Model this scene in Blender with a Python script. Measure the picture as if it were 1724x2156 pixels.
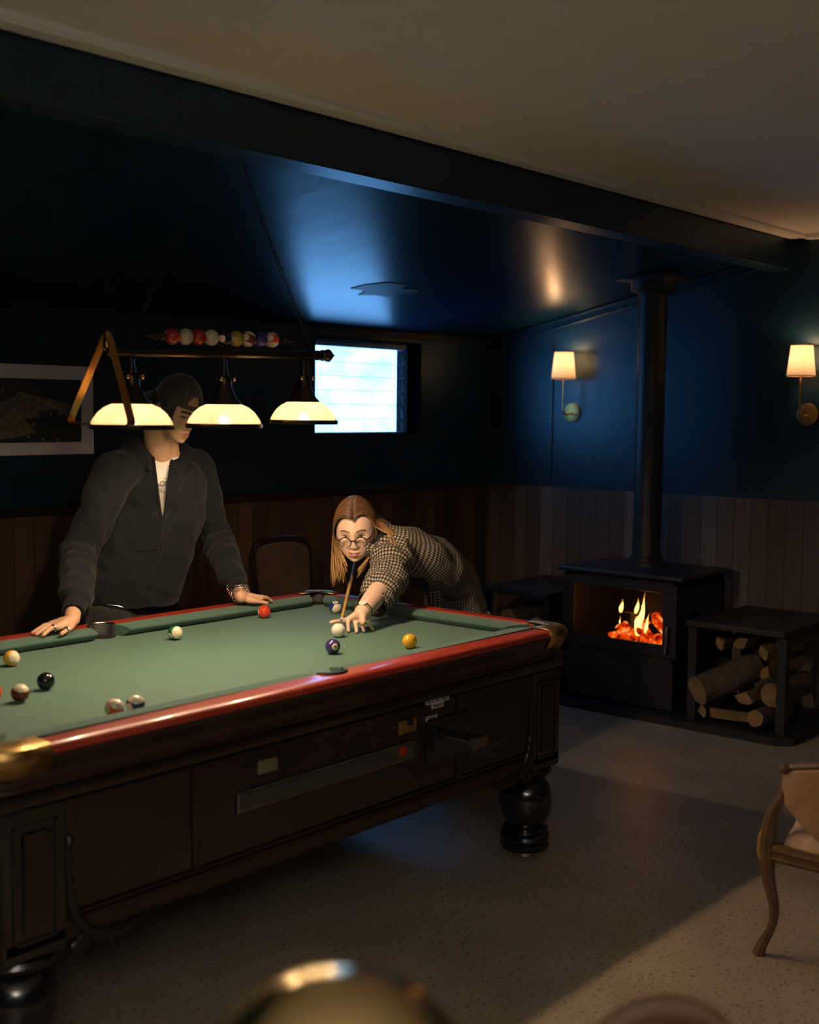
import bpy, bmesh, math, random
from mathutils import Vector, Matrix, Euler, noise
from mathutils.bvhtree import BVHTree
from mathutils.geometry import tessellate_polygon
random.seed(7)
S = bpy.context.scene
for o in list(bpy.data.objects): bpy.data.objects.remove(o)
COL = S.collection
PI = math.pi

# ------------------------------------------------------------------ camera
CAM_H = 1.61; FPX = 2624.0; YAW, PITCH, ROLL = 0.86621, 0.08169, 0.01048
_f = Vector((math.sin(YAW)*math.cos(PITCH), math.cos(YAW)*math.cos(PITCH), -math.sin(PITCH)))
_r0 = Vector((math.cos(YAW), -math.sin(YAW), 0)); _u0 = _r0.cross(_f)
_r = _r0*math.cos(ROLL) + _u0*math.sin(ROLL); _u = _u0*math.cos(ROLL) - _r0*math.sin(ROLL)
cam_d = bpy.data.cameras.new('camera'); cam = bpy.data.objects.new('camera', cam_d); COL.objects.link(cam)
M3 = Matrix((_r, _u, -_f)).transposed()
cam.matrix_world = Matrix.Translation((0, 0, CAM_H)) @ M3.to_4x4()
cam_d.sensor_fit = 'VERTICAL'; cam_d.sensor_height = 36.0; cam_d.lens = FPX/2156*36.0
cam_d.clip_start = 0.05; cam_d.clip_end = 200
cam_d.dof.use_dof = True; cam_d.dof.focus_distance = 4.75; cam_d.dof.aperture_fstop = 2.2
S.camera = cam
S.view_settings.view_transform = 'Standard'; S.view_settings.look = 'None'
S.view_settings.gamma = 1.0; S.view_settings.use_curve_mapping = False
S.view_settings.exposure = 0.0
CC = Vector((0, 0, CAM_H))
def ray(x, y): return _f + _r*((x-862)/FPX) - _u*((y-1078)/FPX)
def at(x, y, d): return CC + ray(x, y)*d              # photo point at depth d
def at_y(x, y, Y): r = ray(x, y); return CC + r*(Y/r.y)
def at_x(x, y, X): r = ray(x, y); return CC + r*(X/r.x)
def at_z(x, y, Z): r = ray(x, y); return CC + r*((Z-CAM_H)/r.z)

# ------------------------------------------------------------------ light
W = bpy.data.worlds.new('daylight'); S.world = W; W.use_nodes = True
LAMP_W = 18.0      # each pool lamp bulb, W
SCONCE_W = 2.6
FILL_UPLIGHT_W = 105.0
SKY = 15.0

# ------------------------------------------------------------------ node helpers
def nt_new(name):
    m = bpy.data.materials.new(name); m.use_nodes = True; nt = m.node_tree; nt.nodes.clear()
    out = nt.nodes.new('ShaderNodeOutputMaterial'); return m, nt, out
def N(nt, typ, **kw):
    n = nt.nodes.new(typ)
    for k, v in kw.items():
        if k.startswith('_'): setattr(n, k[1:], v)
        else:
            n.inputs[k.replace('__', ' ')].default_value = v
    return n
def L(nt, a, ao, b, bi): nt.links.new(a.outputs[ao], b.inputs[bi])
def rgba(c): return (c[0], c[1], c[2], 1.0)
def ramp(nt, stops, interp='LINEAR'):
    r = nt.nodes.new('ShaderNodeValToRGB'); r.color_ramp.interpolation = interp
    els = r.color_ramp.elements
    while len(els) < len(stops): els.new(0.5)
    for e, (p, c) in zip(els, stops): e.position = p; e.color = rgba(c)
    return r
def mat(name, col, rough=0.5, metal=0.0, col2=None, scale=8.0, bump=0.0, bscale=40.0, coat=0.0, spec=0.5,
        stretch=(1, 1, 1), lo=0.35, hi=0.65, sheen=0.0, coords='Object', detail=3.0, tint=None):
    m, nt, out = nt_new(name)
    b = N(nt, 'ShaderNodeBsdfPrincipled'); L(nt, b, 'BSDF', out, 'Surface')
    b.inputs['Base Color'].default_value = rgba(col); b.inputs['Roughness'].default_value = rough
    b.inputs['Metallic'].default_value = metal; b.inputs['Coat Weight'].default_value = coat
    b.inputs['Coat Roughness'].default_value = 0.12
    b.inputs['Specular IOR Level'].default_value = spec
    if tint: b.inputs['Specular Tint'].default_value = rgba(tint)
    if sheen: b.inputs['Sheen Weight'].default_value = sheen
    tc = N(nt, 'ShaderNodeTexCoord'); mp = N(nt, 'ShaderNodeMapping'); L(nt, tc, coords, mp, 'Vector')
    mp.inputs['Scale'].default_value = stretch
    if col2 is not None:
        n = N(nt, 'ShaderNodeTexNoise', Scale=scale, Detail=detail); L(nt, mp, 'Vector', n, 'Vector')
        r = ramp(nt, [(lo, col), (hi, col2)]); L(nt, n, 'Fac', r, 'Fac'); L(nt, r, 'Color', b, 'Base Color')
    if bump:
        n2 = N(nt, 'ShaderNodeTexNoise', Scale=bscale, Detail=4.0); L(nt, mp, 'Vector', n2, 'Vector')
        bp = N(nt, 'ShaderNodeBump', Strength=bump, Distance=0.01); L(nt, n2, 'Fac', bp, 'Height'); L(nt, bp, 'Normal', b, 'Normal')
    return m
def emis(name, col, s):
    m, nt, out = nt_new(name); e = N(nt, 'ShaderNodeEmission', Color=rgba(col), Strength=s); L(nt, e, 'Emission', out, 'Surface'); return m

M = {}
M['navy'] = mat('navy wall paint', (.0015, .014, .030), .40, col2=(.002, .018, .038), scale=3, bump=.12, bscale=18, spec=1.0, tint=(.6, .85, 1))
M['navy_ceil'] = mat('navy sloped ceiling paint', (.0015, .017, .042), .32, col2=(.0025, .022, .052), scale=2, bump=.2, bscale=5, stretch=(1.2, .35, 1), spec=.5, tint=(.4, .85, 1))
M['trim_dark'] = mat('dark painted trim', (.012, .016, .022), .4)
M['ceil'] = mat('off white ceiling', (.84, .80, .76), .8, col2=(.87, .83, .79), scale=2)
M['black'] = mat('black metal', (.012, .012, .014), .42, spec=.5)
M['matte'] = mat('matt black paint', (.006, .008, .011), .9, spec=.1)
M['stove'] = mat('matt black steel', (.011, .012, .016), .48, col2=(.016, .017, .022), scale=14, bump=.1, bscale=90)
M['darkwood'] = mat('near black polished wood', (.010, .005, .004), .28, col2=(.017, .008, .005), scale=6, stretch=(1, 8, 8), coat=.5)
M['blackgloss'] = mat('black lacquered wood', (.008, .007, .007), .14, coat=.8)
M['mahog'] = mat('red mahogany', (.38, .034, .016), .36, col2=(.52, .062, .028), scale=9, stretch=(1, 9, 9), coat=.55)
M['skirt'] = mat('mahogany darkened as shade', (.020, .005, .004), .35, col2=(.032, .008, .005), scale=9, stretch=(1, 9, 9), coat=.3)  # shade on the rail side put into the mahogany colour
M['brass'] = mat('aged brass', (.52, .30, .09), .38, metal=1.0, col2=(.66, .42, .15), scale=20, bump=.1, bscale=60)
M['brassd'] = mat('polished brass', (.92, .70, .32), .2, metal=1.0, col2=(.95, .76, .38), scale=9)
M['chrome'] = mat('silver metal', (.75, .74, .72), .25, metal=1.0)
M['steel'] = mat('dull steel', (.25, .24, .23), .35, metal=1.0)
M['leatherblk'] = mat('black pocket leather', (.018, .017, .016), .6, bump=.3, bscale=120)
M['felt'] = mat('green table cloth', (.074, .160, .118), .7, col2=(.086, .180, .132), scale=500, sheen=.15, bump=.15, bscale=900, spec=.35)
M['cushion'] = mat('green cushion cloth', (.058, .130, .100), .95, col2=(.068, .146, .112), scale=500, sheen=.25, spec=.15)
M['skin'] = None
M['hoodie'] = mat('black cotton fleece', (.008, .0095, .012), .95, col2=(.014, .0155, .018), scale=160, sheen=.06, bump=.25, bscale=260, spec=.15)
M['trouser'] = mat('black trousers', (.012, .012, .013), .9, sheen=.3)
M['tee'] = mat('white cotton', (.80, .77, .70), .9, bump=.2, bscale=40)
M['denim'] = mat('dark denim', (.035, .034, .034), .9, col2=(.055, .053, .05), scale=300, sheen=.3)
M['stitch'] = mat('pale stitching', (.22, .2, .16), .8)
M['hairdark'] = mat('dark brown hair', (.010, .006, .004), .5, col2=(.022, .012, .007), scale=60)
M['blacktop'] = mat('black knit', (.01, .01, .011), .9)
M['ink'] = mat('black ink', (.02, .02, .02), .7)
M['leather'] = mat('brown leather', (.13, .072, .036), .6, col2=(.17, .095, .048), scale=7, bump=.2, bscale=120)
M['suede'] = mat('tan upholstery', (.26, .13, .055), .85, col2=(.33, .18, .085), scale=14, bump=.2, bscale=200, sheen=.3)
M['seatpink'] = mat('pale pinkish tan upholstery', (.46, .29, .18), .85, col2=(.54, .35, .23), scale=18, bump=.2, bscale=200)
M['chairwood'] = mat('carved brown wood', (.085, .045, .018), .42, col2=(.15, .08, .034), scale=12, stretch=(6, 6, 1), bump=.25, bscale=60)
M['velvet'] = mat('brown velvet', (.05, .026, .012), .9, col2=(.07, .038, .018), scale=30, sheen=.1)
M['cuewood'] = mat('honey maple', (.60, .33, .085), .3, col2=(.70, .40, .11), scale=10, stretch=(3, 3, 1), coat=.4)
M['cuetip'] = mat('blue chalk tip', (.10, .22, .4), .8)
M['ferrule'] = mat('white ferrule', (.8, .78, .7), .4)
M['bronze'] = mat('bronze painted metal', (.30, .14, .035), .3, metal=.85, col2=(.36, .18, .05), scale=10)
M['fixture'] = mat('dark oil rubbed bronze', (.045, .032, .022), .3, metal=.8)
M['paper'] = mat('white mat board', (.85, .78, .78), .9)
M['bark'] = mat('tree bark', (.06, .042, .03), .95, col2=(.14, .10, .075), scale=20, bump=.8, bscale=30)
M['cutwood'] = mat('split firewood', (.20, .12, .055), .9, col2=(.30, .19, .09), scale=14, bump=.5, bscale=40)
M['charred'] = mat('charred wood', (.01, .008, .007), .95, bump=.8, bscale=30)
M['tape'] = mat('white label tape', (.55, .54, .50), .6)
M['red'] = mat('red reflector', (.6, .03, .01), .3)
M['lipstick'] = mat('lips', (.42, .13, .10), .45)
M['lipman'] = mat('lips pale', (.50, .16, .09), .5)
M['brow'] = mat('eyebrow hair', (.05, .026, .014), .8)
M['browf'] = mat('light brown eyebrow', (.16, .08, .04), .8)
M['eyew'] = mat('eye white', (.7, .66, .62), .2, coat=.5)
M['iris'] = mat('dark iris', (.03, .02, .015), .2)
M['teeth'] = mat('teeth', (.75, .7, .62), .3)
M['glassframe'] = mat('dark tortoiseshell', (.02, .008, .006), .2, coat=.5)
M['soil'] = mat('grass outside', (.2, .3, .15), .9)

# glass
def glass(name, tint=(1, 1, 1), gloss=.08, rough=.02):
    m, nt, out = nt_new(name)
    t = N(nt, 'ShaderNodeBsdfTransparent', Color=rgba(tint)); g = N(nt, 'ShaderNodeBsdfGlossy', Roughness=rough)
    mx = N(nt, 'ShaderNodeMixShader', Fac=gloss); L(nt, t, 0, mx, 1); L(nt, g, 0, mx, 2); L(nt, mx, 0, out, 'Surface'); return m
M['glass'] = glass('clear glass'); M['stoveglass'] = glass('stove glass', (.9, .88, .85), .05)
M['louvre'] = glass('louvre glass', (1, .99, .98), .03); M['lens'] = glass('spectacle lens', (1, 1, 1), .02)

# translucent shades
def shade_mat(name, c1, c2, trans, scale=6, clear=0.0):
    m, nt, out = nt_new(name)
    tc = N(nt, 'ShaderNodeTexCoord'); n = N(nt, 'ShaderNodeTexNoise', Scale=scale, Detail=5.0); n.inputs['Distortion'].default_value = 1.5
    L(nt, tc, 'Object', n, 'Vector'); r = ramp(nt, [(.35, c1), (.65, c2)]); L(nt, n, 'Fac', r, 'Fac')
    d = N(nt, 'ShaderNodeBsdfDiffuse'); t = N(nt, 'ShaderNodeBsdfTranslucent'); g = N(nt, 'ShaderNodeBsdfGlossy', Roughness=.15)
    L(nt, r, 'Color', d, 'Color'); L(nt, r, 'Color', t, 'Color')
    mx = N(nt, 'ShaderNodeMixShader', Fac=trans); L(nt, d, 0, mx, 1); L(nt, t, 0, mx, 2)
    m2 = N(nt, 'ShaderNodeMixShader', Fac=.05); L(nt, mx, 0, m2, 1); L(nt, g, 0, m2, 2)
    tp = N(nt, 'ShaderNodeBsdfTransparent'); m3 = N(nt, 'ShaderNodeMixShader', Fac=clear); L(nt, m2, 0, m3, 1); L(nt, tp, 0, m3, 2)
    L(nt, m3, 0, out, 'Surface'); return m
M['alabaster'] = shade_mat('alabaster glass', (.70, .56, .40), (.80, .70, .54), .55, 7, .04)
M['bladeedge'] = mat('ground glass edge', (.30, .38, .42), .6)
M['linen'] = shade_mat('linen lampshade', (.93, .86, .78), (.95, .89, .80), .55, 60)
M['bulb'] = emis('lit bulb', (1.0, .72, .45), LAMP_W/(PI*.0042))
M['bulb2'] = emis('lit small bulb', (1.0, .66, .34), 30)

# wood planks
def planks(name, axis, c1, c2, c3, width=.1):
    m, nt, out = nt_new(name); b = N(nt, 'ShaderNodeBsdfPrincipled', Roughness=.55); L(nt, b, 'BSDF', out, 'Surface')
    tc = N(nt, 'ShaderNodeTexCoord'); sp = N(nt, 'ShaderNodeSeparateXYZ'); L(nt, tc, 'Object', sp, 'Vector')
    dv = N(nt, 'ShaderNodeMath', _operation='DIVIDE'); dv.inputs[1].default_value = width; L(nt, sp, axis, dv, 0)
    fl = N(nt, 'ShaderNodeMath', _operation='FLOOR'); L(nt, dv, 0, fl, 0)
    fr = N(nt, 'ShaderNodeMath', _operation='FRACT'); L(nt, dv, 0, fr, 0)
    wn = N(nt, 'ShaderNodeTexWhiteNoise', _noise_dimensions='1D'); L(nt, fl, 0, wn, 'W')
    r = ramp(nt, [(0, c1), (.5, c2), (1, c3)]); L(nt, wn, 'Value', r, 'Fac')
    cb = N(nt, 'ShaderNodeCombineXYZ'); L(nt, dv, 0, cb, 'X'); 
    zs = N(nt, 'ShaderNodeMath', _operation='MULTIPLY'); zs.inputs[1].default_value = .8; L(nt, sp, 'Z', zs, 0); L(nt, zs, 0, cb, 'Y'); L(nt, wn, 'Value', cb, 'Z')
    gn = N(nt, 'ShaderNodeTexNoise', Scale=7.0, Detail=6.0); L(nt, cb, 'Vector', gn, 'Vector')
    mr = N(nt, 'ShaderNodeMapRange'); mr.inputs['To Min'].default_value = .55; mr.inputs['To Max'].default_value = 1.35; L(nt, gn, 'Fac', mr, 'Value')
    vm = N(nt, 'ShaderNodeVectorMath', _operation='SCALE'); L(nt, r, 'Color', vm, 0); L(nt, mr, 'Result', vm, 'Scale')
    gv = N(nt, 'ShaderNodeMath', _operation='GREATER_THAN'); gv.inputs[1].default_value = .955; L(nt, fr, 0, gv, 0)
    mx = N(nt, 'ShaderNodeMix', _data_type='RGBA'); L(nt, gv, 0, mx, 'Factor'); L(nt, vm, 0, mx, 6); mx.inputs[7].default_value = (.006, .004, .003, 1)
    L(nt, mx, 2, b, 'Base Color')
    bp = N(nt, 'ShaderNodeBump', Strength=.6, Distance=.01, _invert=True); L(nt, gv, 0, bp, 'Height'); L(nt, bp, 'Normal', b, 'Normal')
    return m
M['planksA'] = planks('dark reclaimed boards', 'X', (.042, .020, .012), (.072, .035, .019), (.12, .062, .034))
M['planksB'] = planks('weathered boards', 'Y', (.075, .052, .042), (.12, .088, .075), (.19, .15, .14))

def floor_mat():
    m, nt, out = nt_new('speckled concrete floor'); b = N(nt, 'ShaderNodeBsdfPrincipled', Roughness=.42); L(nt, b, 'BSDF', out, 'Surface')
    tc = N(nt, 'ShaderNodeTexCoord')
    n = N(nt, 'ShaderNodeTexNoise', Scale=3.0, Detail=5.0); L(nt, tc, 'Object', n, 'Vector')
    r = ramp(nt, [(.3, (.30, .245, .18)), (.7, (.41, .34, .25))]); L(nt, n, 'Fac', r, 'Fac')
    v = N(nt, 'ShaderNodeTexNoise', Scale=75.0, Detail=2.0); L(nt, tc, 'Object', v, 'Vector')
    r2 = ramp(nt, [(.33, (.25, .22, .2)), (.40, (1, 1, 1)), (.66, (1, 1, 1)), (.70, (1.0, .98, .9))]); L(nt, v, 'Fac', r2, 'Fac')
    mx = N(nt, 'ShaderNodeMix', _data_type='RGBA', _blend_type='MULTIPLY'); mx.inputs[0].default_value = 1; L(nt, r, 'Color', mx, 6); L(nt, r2, 'Color', mx, 7)
    L(nt, mx, 2, b, 'Base Color')
    v2 = N(nt, 'ShaderNodeTexVoronoi', Scale=110.0); L(nt, tc, 'Object', v2, 'Vector')
    bp = N(nt, 'ShaderNodeBump', Strength=.12, Distance=.004); L(nt, v2, 'Distance', bp, 'Height'); L(nt, bp, 'Normal', b, 'Normal')
    return m
M['floor'] = floor_mat()

def skin_mat(name, c1, c2):
    m, nt, out = nt_new(name); b = N(nt, 'ShaderNodeBsdfPrincipled', Roughness=.5); L(nt, b, 'BSDF', out, 'Surface')
    tc = N(nt, 'ShaderNodeTexCoord'); n = N(nt, 'ShaderNodeTexNoise', Scale=25.0, Detail=4.0); L(nt, tc, 'Object', n, 'Vector')
    r = ramp(nt, [(.3, c1), (.7, c2)]); L(nt, n, 'Fac', r, 'Fac'); L(nt, r, 'Color', b, 'Base Color')
    b.inputs['Subsurface Weight'].default_value = .12; b.inputs['Subsurface Radius'].default_value = (.02, .008, .004); b.inputs['Subsurface Scale'].default_value = .4
    return m
M['skinf'] = skin_mat('fair skin', (.72, .47, .35), (.78, .53, .41))
M['skinm'] = skin_mat('tanned skin', (.66, .37, .22), (.72, .43, .28))

def gingham():
    m, nt, out = nt_new('black and cream gingham cloth'); b = N(nt, 'ShaderNodeBsdfPrincipled', Roughness=.9); L(nt, b, 'BSDF', out, 'Surface')
    uv = N(nt, 'ShaderNodeTexCoord'); sp = N(nt, 'ShaderNodeSeparateXYZ'); L(nt, uv, 'UV', sp, 'Vector')
    outs = []
    for ax in ('X', 'Y'):
        mu = N(nt, 'ShaderNodeMath', _operation='MULTIPLY'); mu.inputs[1].default_value = 1/0.0125; L(nt, sp, ax, mu, 0)
        fr = N(nt, 'ShaderNodeMath', _operation='FRACT'); L(nt, mu, 0, fr, 0)
        gt = N(nt, 'ShaderNodeMath', _operation='GREATER_THAN'); gt.inputs[1].default_value = .5; L(nt, fr, 0, gt, 0); outs.append(gt)
    ad = N(nt, 'ShaderNodeMath', _operation='ADD'); L(nt, outs[0], 0, ad, 0); L(nt, outs[1], 0, ad, 1)
    hf = N(nt, 'ShaderNodeMath', _operation='MULTIPLY'); hf.inputs[1].default_value = .5; L(nt, ad, 0, hf, 0)
    r = ramp(nt, [(0, (.42, .35, .27)), (.5, (.10, .082, .067)), (1, (.012, .010, .009))], 'LINEAR'); L(nt, hf, 0, r, 'Fac'); L(nt, r, 'Color', b, 'Base Color')
    return m
M['gingham'] = gingham()

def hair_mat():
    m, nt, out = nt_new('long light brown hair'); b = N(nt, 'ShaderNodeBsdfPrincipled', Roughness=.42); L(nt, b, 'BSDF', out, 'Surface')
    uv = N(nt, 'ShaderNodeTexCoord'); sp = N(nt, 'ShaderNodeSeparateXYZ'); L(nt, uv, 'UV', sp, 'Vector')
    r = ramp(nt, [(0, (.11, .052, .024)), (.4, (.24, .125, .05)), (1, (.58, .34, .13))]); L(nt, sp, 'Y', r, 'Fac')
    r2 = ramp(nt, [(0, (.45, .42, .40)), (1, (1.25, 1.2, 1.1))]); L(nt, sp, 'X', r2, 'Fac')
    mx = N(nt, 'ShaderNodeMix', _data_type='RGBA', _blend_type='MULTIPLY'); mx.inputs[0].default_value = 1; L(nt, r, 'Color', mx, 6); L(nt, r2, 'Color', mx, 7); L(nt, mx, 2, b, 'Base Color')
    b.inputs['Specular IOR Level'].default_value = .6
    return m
M['hairf'] = hair_mat()

# world: pale overcast daylight seen through the window, soft blotches of far foliage
def world():
    nt = W.node_tree; nt.nodes.clear(); out = nt.nodes.new('ShaderNodeOutputWorld'); bg = nt.nodes.new('ShaderNodeBackground')
    tc = nt.nodes.new('ShaderNodeTexCoord'); n = nt.nodes.new('ShaderNodeTexNoise'); n.inputs['Scale'].default_value = 60; n.inputs['Detail'].default_value = 3
    r = ramp(nt, [(.34, (.050, .130, .29)), (.46, (.062, .18, .41)), (.62, (.082, .25, .54))])
    L(nt, tc, 'Generated', n, 'Vector'); L(nt, n, 'Fac', r, 'Fac'); L(nt, r, 'Color', bg, 'Color'); bg.inputs['Strength'].default_value = SKY
    L(nt, bg, 0, out, 'Surface')
world()

# ------------------------------------------------------------------ mesh helpers
def link(name, me, m=None, parent=None, smooth=False, sharp=35):
    o = bpy.data.objects.new(name, me); COL.objects.link(o)
    if m is not None: me.materials.append(m)
    if smooth:
        me.polygons.foreach_set('use_smooth', [True]*len(me.polygons))
        if sharp: me.set_sharp_from_angle(angle=math.radians(sharp))
    if parent is not None: o.parent = parent
    return o
def obj(name, bm, m, parent=None, smooth=False, sharp=35):
    bmesh.ops.recalc_face_normals(bm, faces=bm.faces)
    me = bpy.data.meshes.new(name); bm.to_mesh(me); bm.free()
    return link(name, me, m, parent, smooth, sharp)
def tag(o, label=None, cat=None, group=None, kind=None):
    if label: o['label'] = label
    if cat: o['category'] = cat
    if group: o['group'] = group
    if kind: o['kind'] = kind
    return o
def thing(name, label, cat, loc=(0, 0, 0), rz=0, group=None):
    o = bpy.data.objects.new(name, None); o.empty_display_size = .05; COL.objects.link(o)
    o.location = loc; o.rotation_euler = (0, 0, rz); return tag(o, label, cat, group)
def keep(o, root):            # parent while the mesh data stays in world coordinates
    o.parent = root; o.matrix_parent_inverse = Matrix.Translation(root.location).inverted() if root.rotation_euler.z == 0 else root_mat(root).inverted()
    return o
def root_mat(r): return Matrix.Translation(r.location) @ r.rotation_euler.to_matrix().to_4x4()
def local(root):              # for building children in world coordinates under an Empty
    return root_mat(root).inverted()
def struct(name, bm, m, smooth=False): return tag(obj(name, bm, m, None, smooth), kind='structure')
def B(): return bmesh.new()
def box(bm, x0, x1, y0, y1, z0, z1, bev=0.0, seg=2, mtx=None):
    g = bmesh.ops.create_cube(bm, size=1.0); vs = g['verts']
    for v in vs: v.co = Vector((x0+(v.co.x+.5)*(x1-x0), y0+(v.co.y+.5)*(y1-y0), z0+(v.co.z+.5)*(z1-z0)))
    if bev:
        es = list({e for v in vs for e in v.link_edges})
        r = bmesh.ops.bevel(bm, geom=es, offset=bev, segments=seg, affect='EDGES', profile=.5)
        vs = list({v for f in r['faces'] for v in f.verts} | {v for v in vs if v.is_valid})
    if mtx is not None: bmesh.ops.transform(bm, matrix=mtx, verts=vs)
    return vs
def lathe(bm, prof, seg=32, mtx=None, cap=True):
    rings = []
    for r, z in prof:
        ring = [bm.verts.new((r*math.cos(2*PI*i/seg), r*math.sin(2*PI*i/seg), z)) for i in range(seg)]; rings.append(ring)
    for a, b in zip(rings, rings[1:]):
        for i in range(seg): bm.faces.new((a[i], a[(i+1) % seg], b[(i+1) % seg], b[i]))
    if cap:
        if prof[0][0] > 1e-5: bm.faces.new(rings[0][::-1])
        if prof[-1][0] > 1e-5: bm.faces.new(rings[-1])
    vs = [v for r in rings for v in r]
    if mtx is not None: bmesh.ops.transform(bm, matrix=mtx, verts=vs)
    return vs
def frame_at(t, up=Vector((0, 0, 1))):
    t = t.normalized()
    if abs(t.dot(up)) > .97: up = Vector((0, 1, 0)) if abs(t.y) < .9 else Vector((1, 0, 0))
    a = t.cross(up).normalized(); b = a.cross(t).normalized(); return a, b
def tube(bm, pts, rad, seg=10, cap=True, flat=1.0, up=Vector((0, 0, 1)), uvl=None, round_ends=False, ux=None):
    pts = [Vector(p) for p in pts]; n = len(pts)
    if not hasattr(rad, '__len__'): rad = [rad]*n
    rad = list(rad)
    if round_ends:
        d0 = (pts[0]-pts[1]).normalized(); d1 = (pts[-1]-pts[-2]).normalized(); r0, r1 = rad[0], rad[-1]
        pre = [(pts[0]+d0*r0*s, r0*math.sqrt(max(0, 1-s*s))) for s in (.98, .85, .5)]
        post = [(pts[-1]+d1*r1*s, r1*math.sqrt(max(0, 1-s*s))) for s in (.5, .85, .98)]
        pts = [p for p, _ in pre]+pts+[p for p, _ in post]; rad = [r for _, r in pre]+rad+[r for _, r in post]; n = len(pts)
    rings = []; a_prev = None
    for i, p in enumerate(pts):
        t = (pts[min(i+1, n-1)]-pts[max(i-1, 0)])
        if a_prev is None: a, b = frame_at(t, up)
        else:
            tn = t.normalized(); a = (a_prev-tn*a_prev.dot(tn)).normalized(); b = a.cross(tn).normalized()
        a_prev = a
        rings.append([bm.verts.new(p+a*(rad[i]*math.cos(2*PI*k/seg))+b*(rad[i]*flat*math.sin(2*PI*k/seg))) for k in range(seg)])
    for i, (r0, r1) in enumerate(zip(rings, rings[1:])):
        for k in range(seg):
            f = bm.faces.new((r0[k], r0[(k+1) % seg], r1[(k+1) % seg], r1[k]))
            if uvl is not None:
                for lp in f.loops:
                    lp[uvl].uv = (ux if ux is not None else .5, (i+(1 if lp.vert in r1 else 0))/max(1, n-1))
    if cap: bm.faces.new(rings[0][::-1]); bm.faces.new(rings[-1])
    return rings
def ellipsoid(bm, c, r, rot=None, u=24, v=16):
    g = bmesh.ops.create_uvsphere(bm, u_segments=u, v_segments=v, radius=1.0)
    mx = Matrix.Translation(Vector(c)) @ (rot.to_4x4() if rot is not None else Matrix()) @ Matrix.Diagonal((r[0], r[1], r[2], 1))
    bmesh.ops.transform(bm, matrix=mx, verts=g['verts']); return g['verts']
def bez(p0, p1, p2, p3, n):
    out = []
    for i in range(n+1):
        t = i/n; out.append(p0*(1-t)**3+p1*3*t*(1-t)**2+p2*3*t*t*(1-t)+p3*t**3)
    return out
def crom(pts, n=6):
    pts = [Vector(p) for p in pts]; P = [pts[0]*2-pts[1]]+pts+[pts[-1]*2-pts[-2]]; out = []
    for i in range(1, len(P)-2):
        for k in range(n):
            t = k/n; a, b, c, d = P[i-1], P[i], P[i+1], P[i+2]
            out.append(.5*((2*b)+(-a+c)*t+(2*a-5*b+4*c-d)*t*t+(-a+3*b-3*c+d)*t**3))
    out.append(pts[-1]); return out
def cromf(v, n=6): return [p.x for p in crom([Vector((x, 0, 0)) for x in v], n)]
def prism(bm, pts2, z0, z1, mtx=None):     # closed polygon in XY, extruded in Z
    a = [bm.verts.new((x, y, z0)) for x, y in pts2]; b = [bm.verts.new((x, y, z1)) for x, y in pts2]; n = len(a)
    for i in range(n): bm.faces.new((a[i], a[(i+1) % n], b[(i+1) % n], b[i]))
    for t in tessellate_polygon([[Vector((x, y, 0)) for x, y in pts2]]):
        bm.faces.new([a[i] for i in t]); bm.faces.new([b[i] for i in t][::-1])
    if mtx is not None: bmesh.ops.transform(bm, matrix=mtx, verts=a+b)
    return a+b
def remesh(name, bm, voxel, m, parent=None, smooth_it=6, disp=None):
    bmesh.ops.recalc_face_normals(bm, faces=bm.faces)
    me = bpy.data.meshes.new(name+'_src'); bm.to_mesh(me); bm.free()
    o = bpy.data.objects.new(name+'_src', me); COL.objects.link(o)
    md = o.modifiers.new('r', 'REMESH'); md.mode = 'VOXEL'; md.voxel_size = voxel; md.use_smooth_shade = True
    sm = o.modifiers.new('s', 'SMOOTH'); sm.iterations = smooth_it; sm.factor = .5
    dg = bpy.context.evaluated_depsgraph_get(); dg.update()
    me2 = bpy.data.meshes.new_from_object(o.evaluated_get(dg)); me2.name = name
    bpy.data.objects.remove(o); bpy.data.meshes.remove(me)
    if disp:
        nr = [v.normal.copy() for v in me2.vertices]
        for v, n_ in zip(me2.vertices, nr): v.co += n_*disp(v.co, n_)
        me2.update()
    me2.materials.clear()
    return link(name, me2, m, parent, True, 0)
def text(name, body, size, m, mtx, parent=None, extrude=.0004, xs=1.0):
    cu = bpy.data.curves.new(name, 'FONT'); cu.body = body; cu.size = size; cu.extrude = extrude; cu.align_x = 'CENTER'; cu.align_y = 'CENTER'
    o = bpy.data.objects.new(name+'_src', cu); COL.objects.link(o)
    dg = bpy.context.evaluated_depsgraph_get(); dg.update()
    me = bpy.data.meshes.new_from_object(o.evaluated_get(dg)); me.name = name
    bpy.data.objects.remove(o); me.transform(mtx @ Matrix.Diagonal((xs, 1, 1, 1))); me.materials.clear()
    return link(name, me, m, parent)
def copy_tree(o, parent=None):
    c = o.copy(); COL.objects.link(c)
    if parent is not None: c.parent = parent
    for ch in list(o.children): copy_tree(ch, c)
    return c

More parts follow.
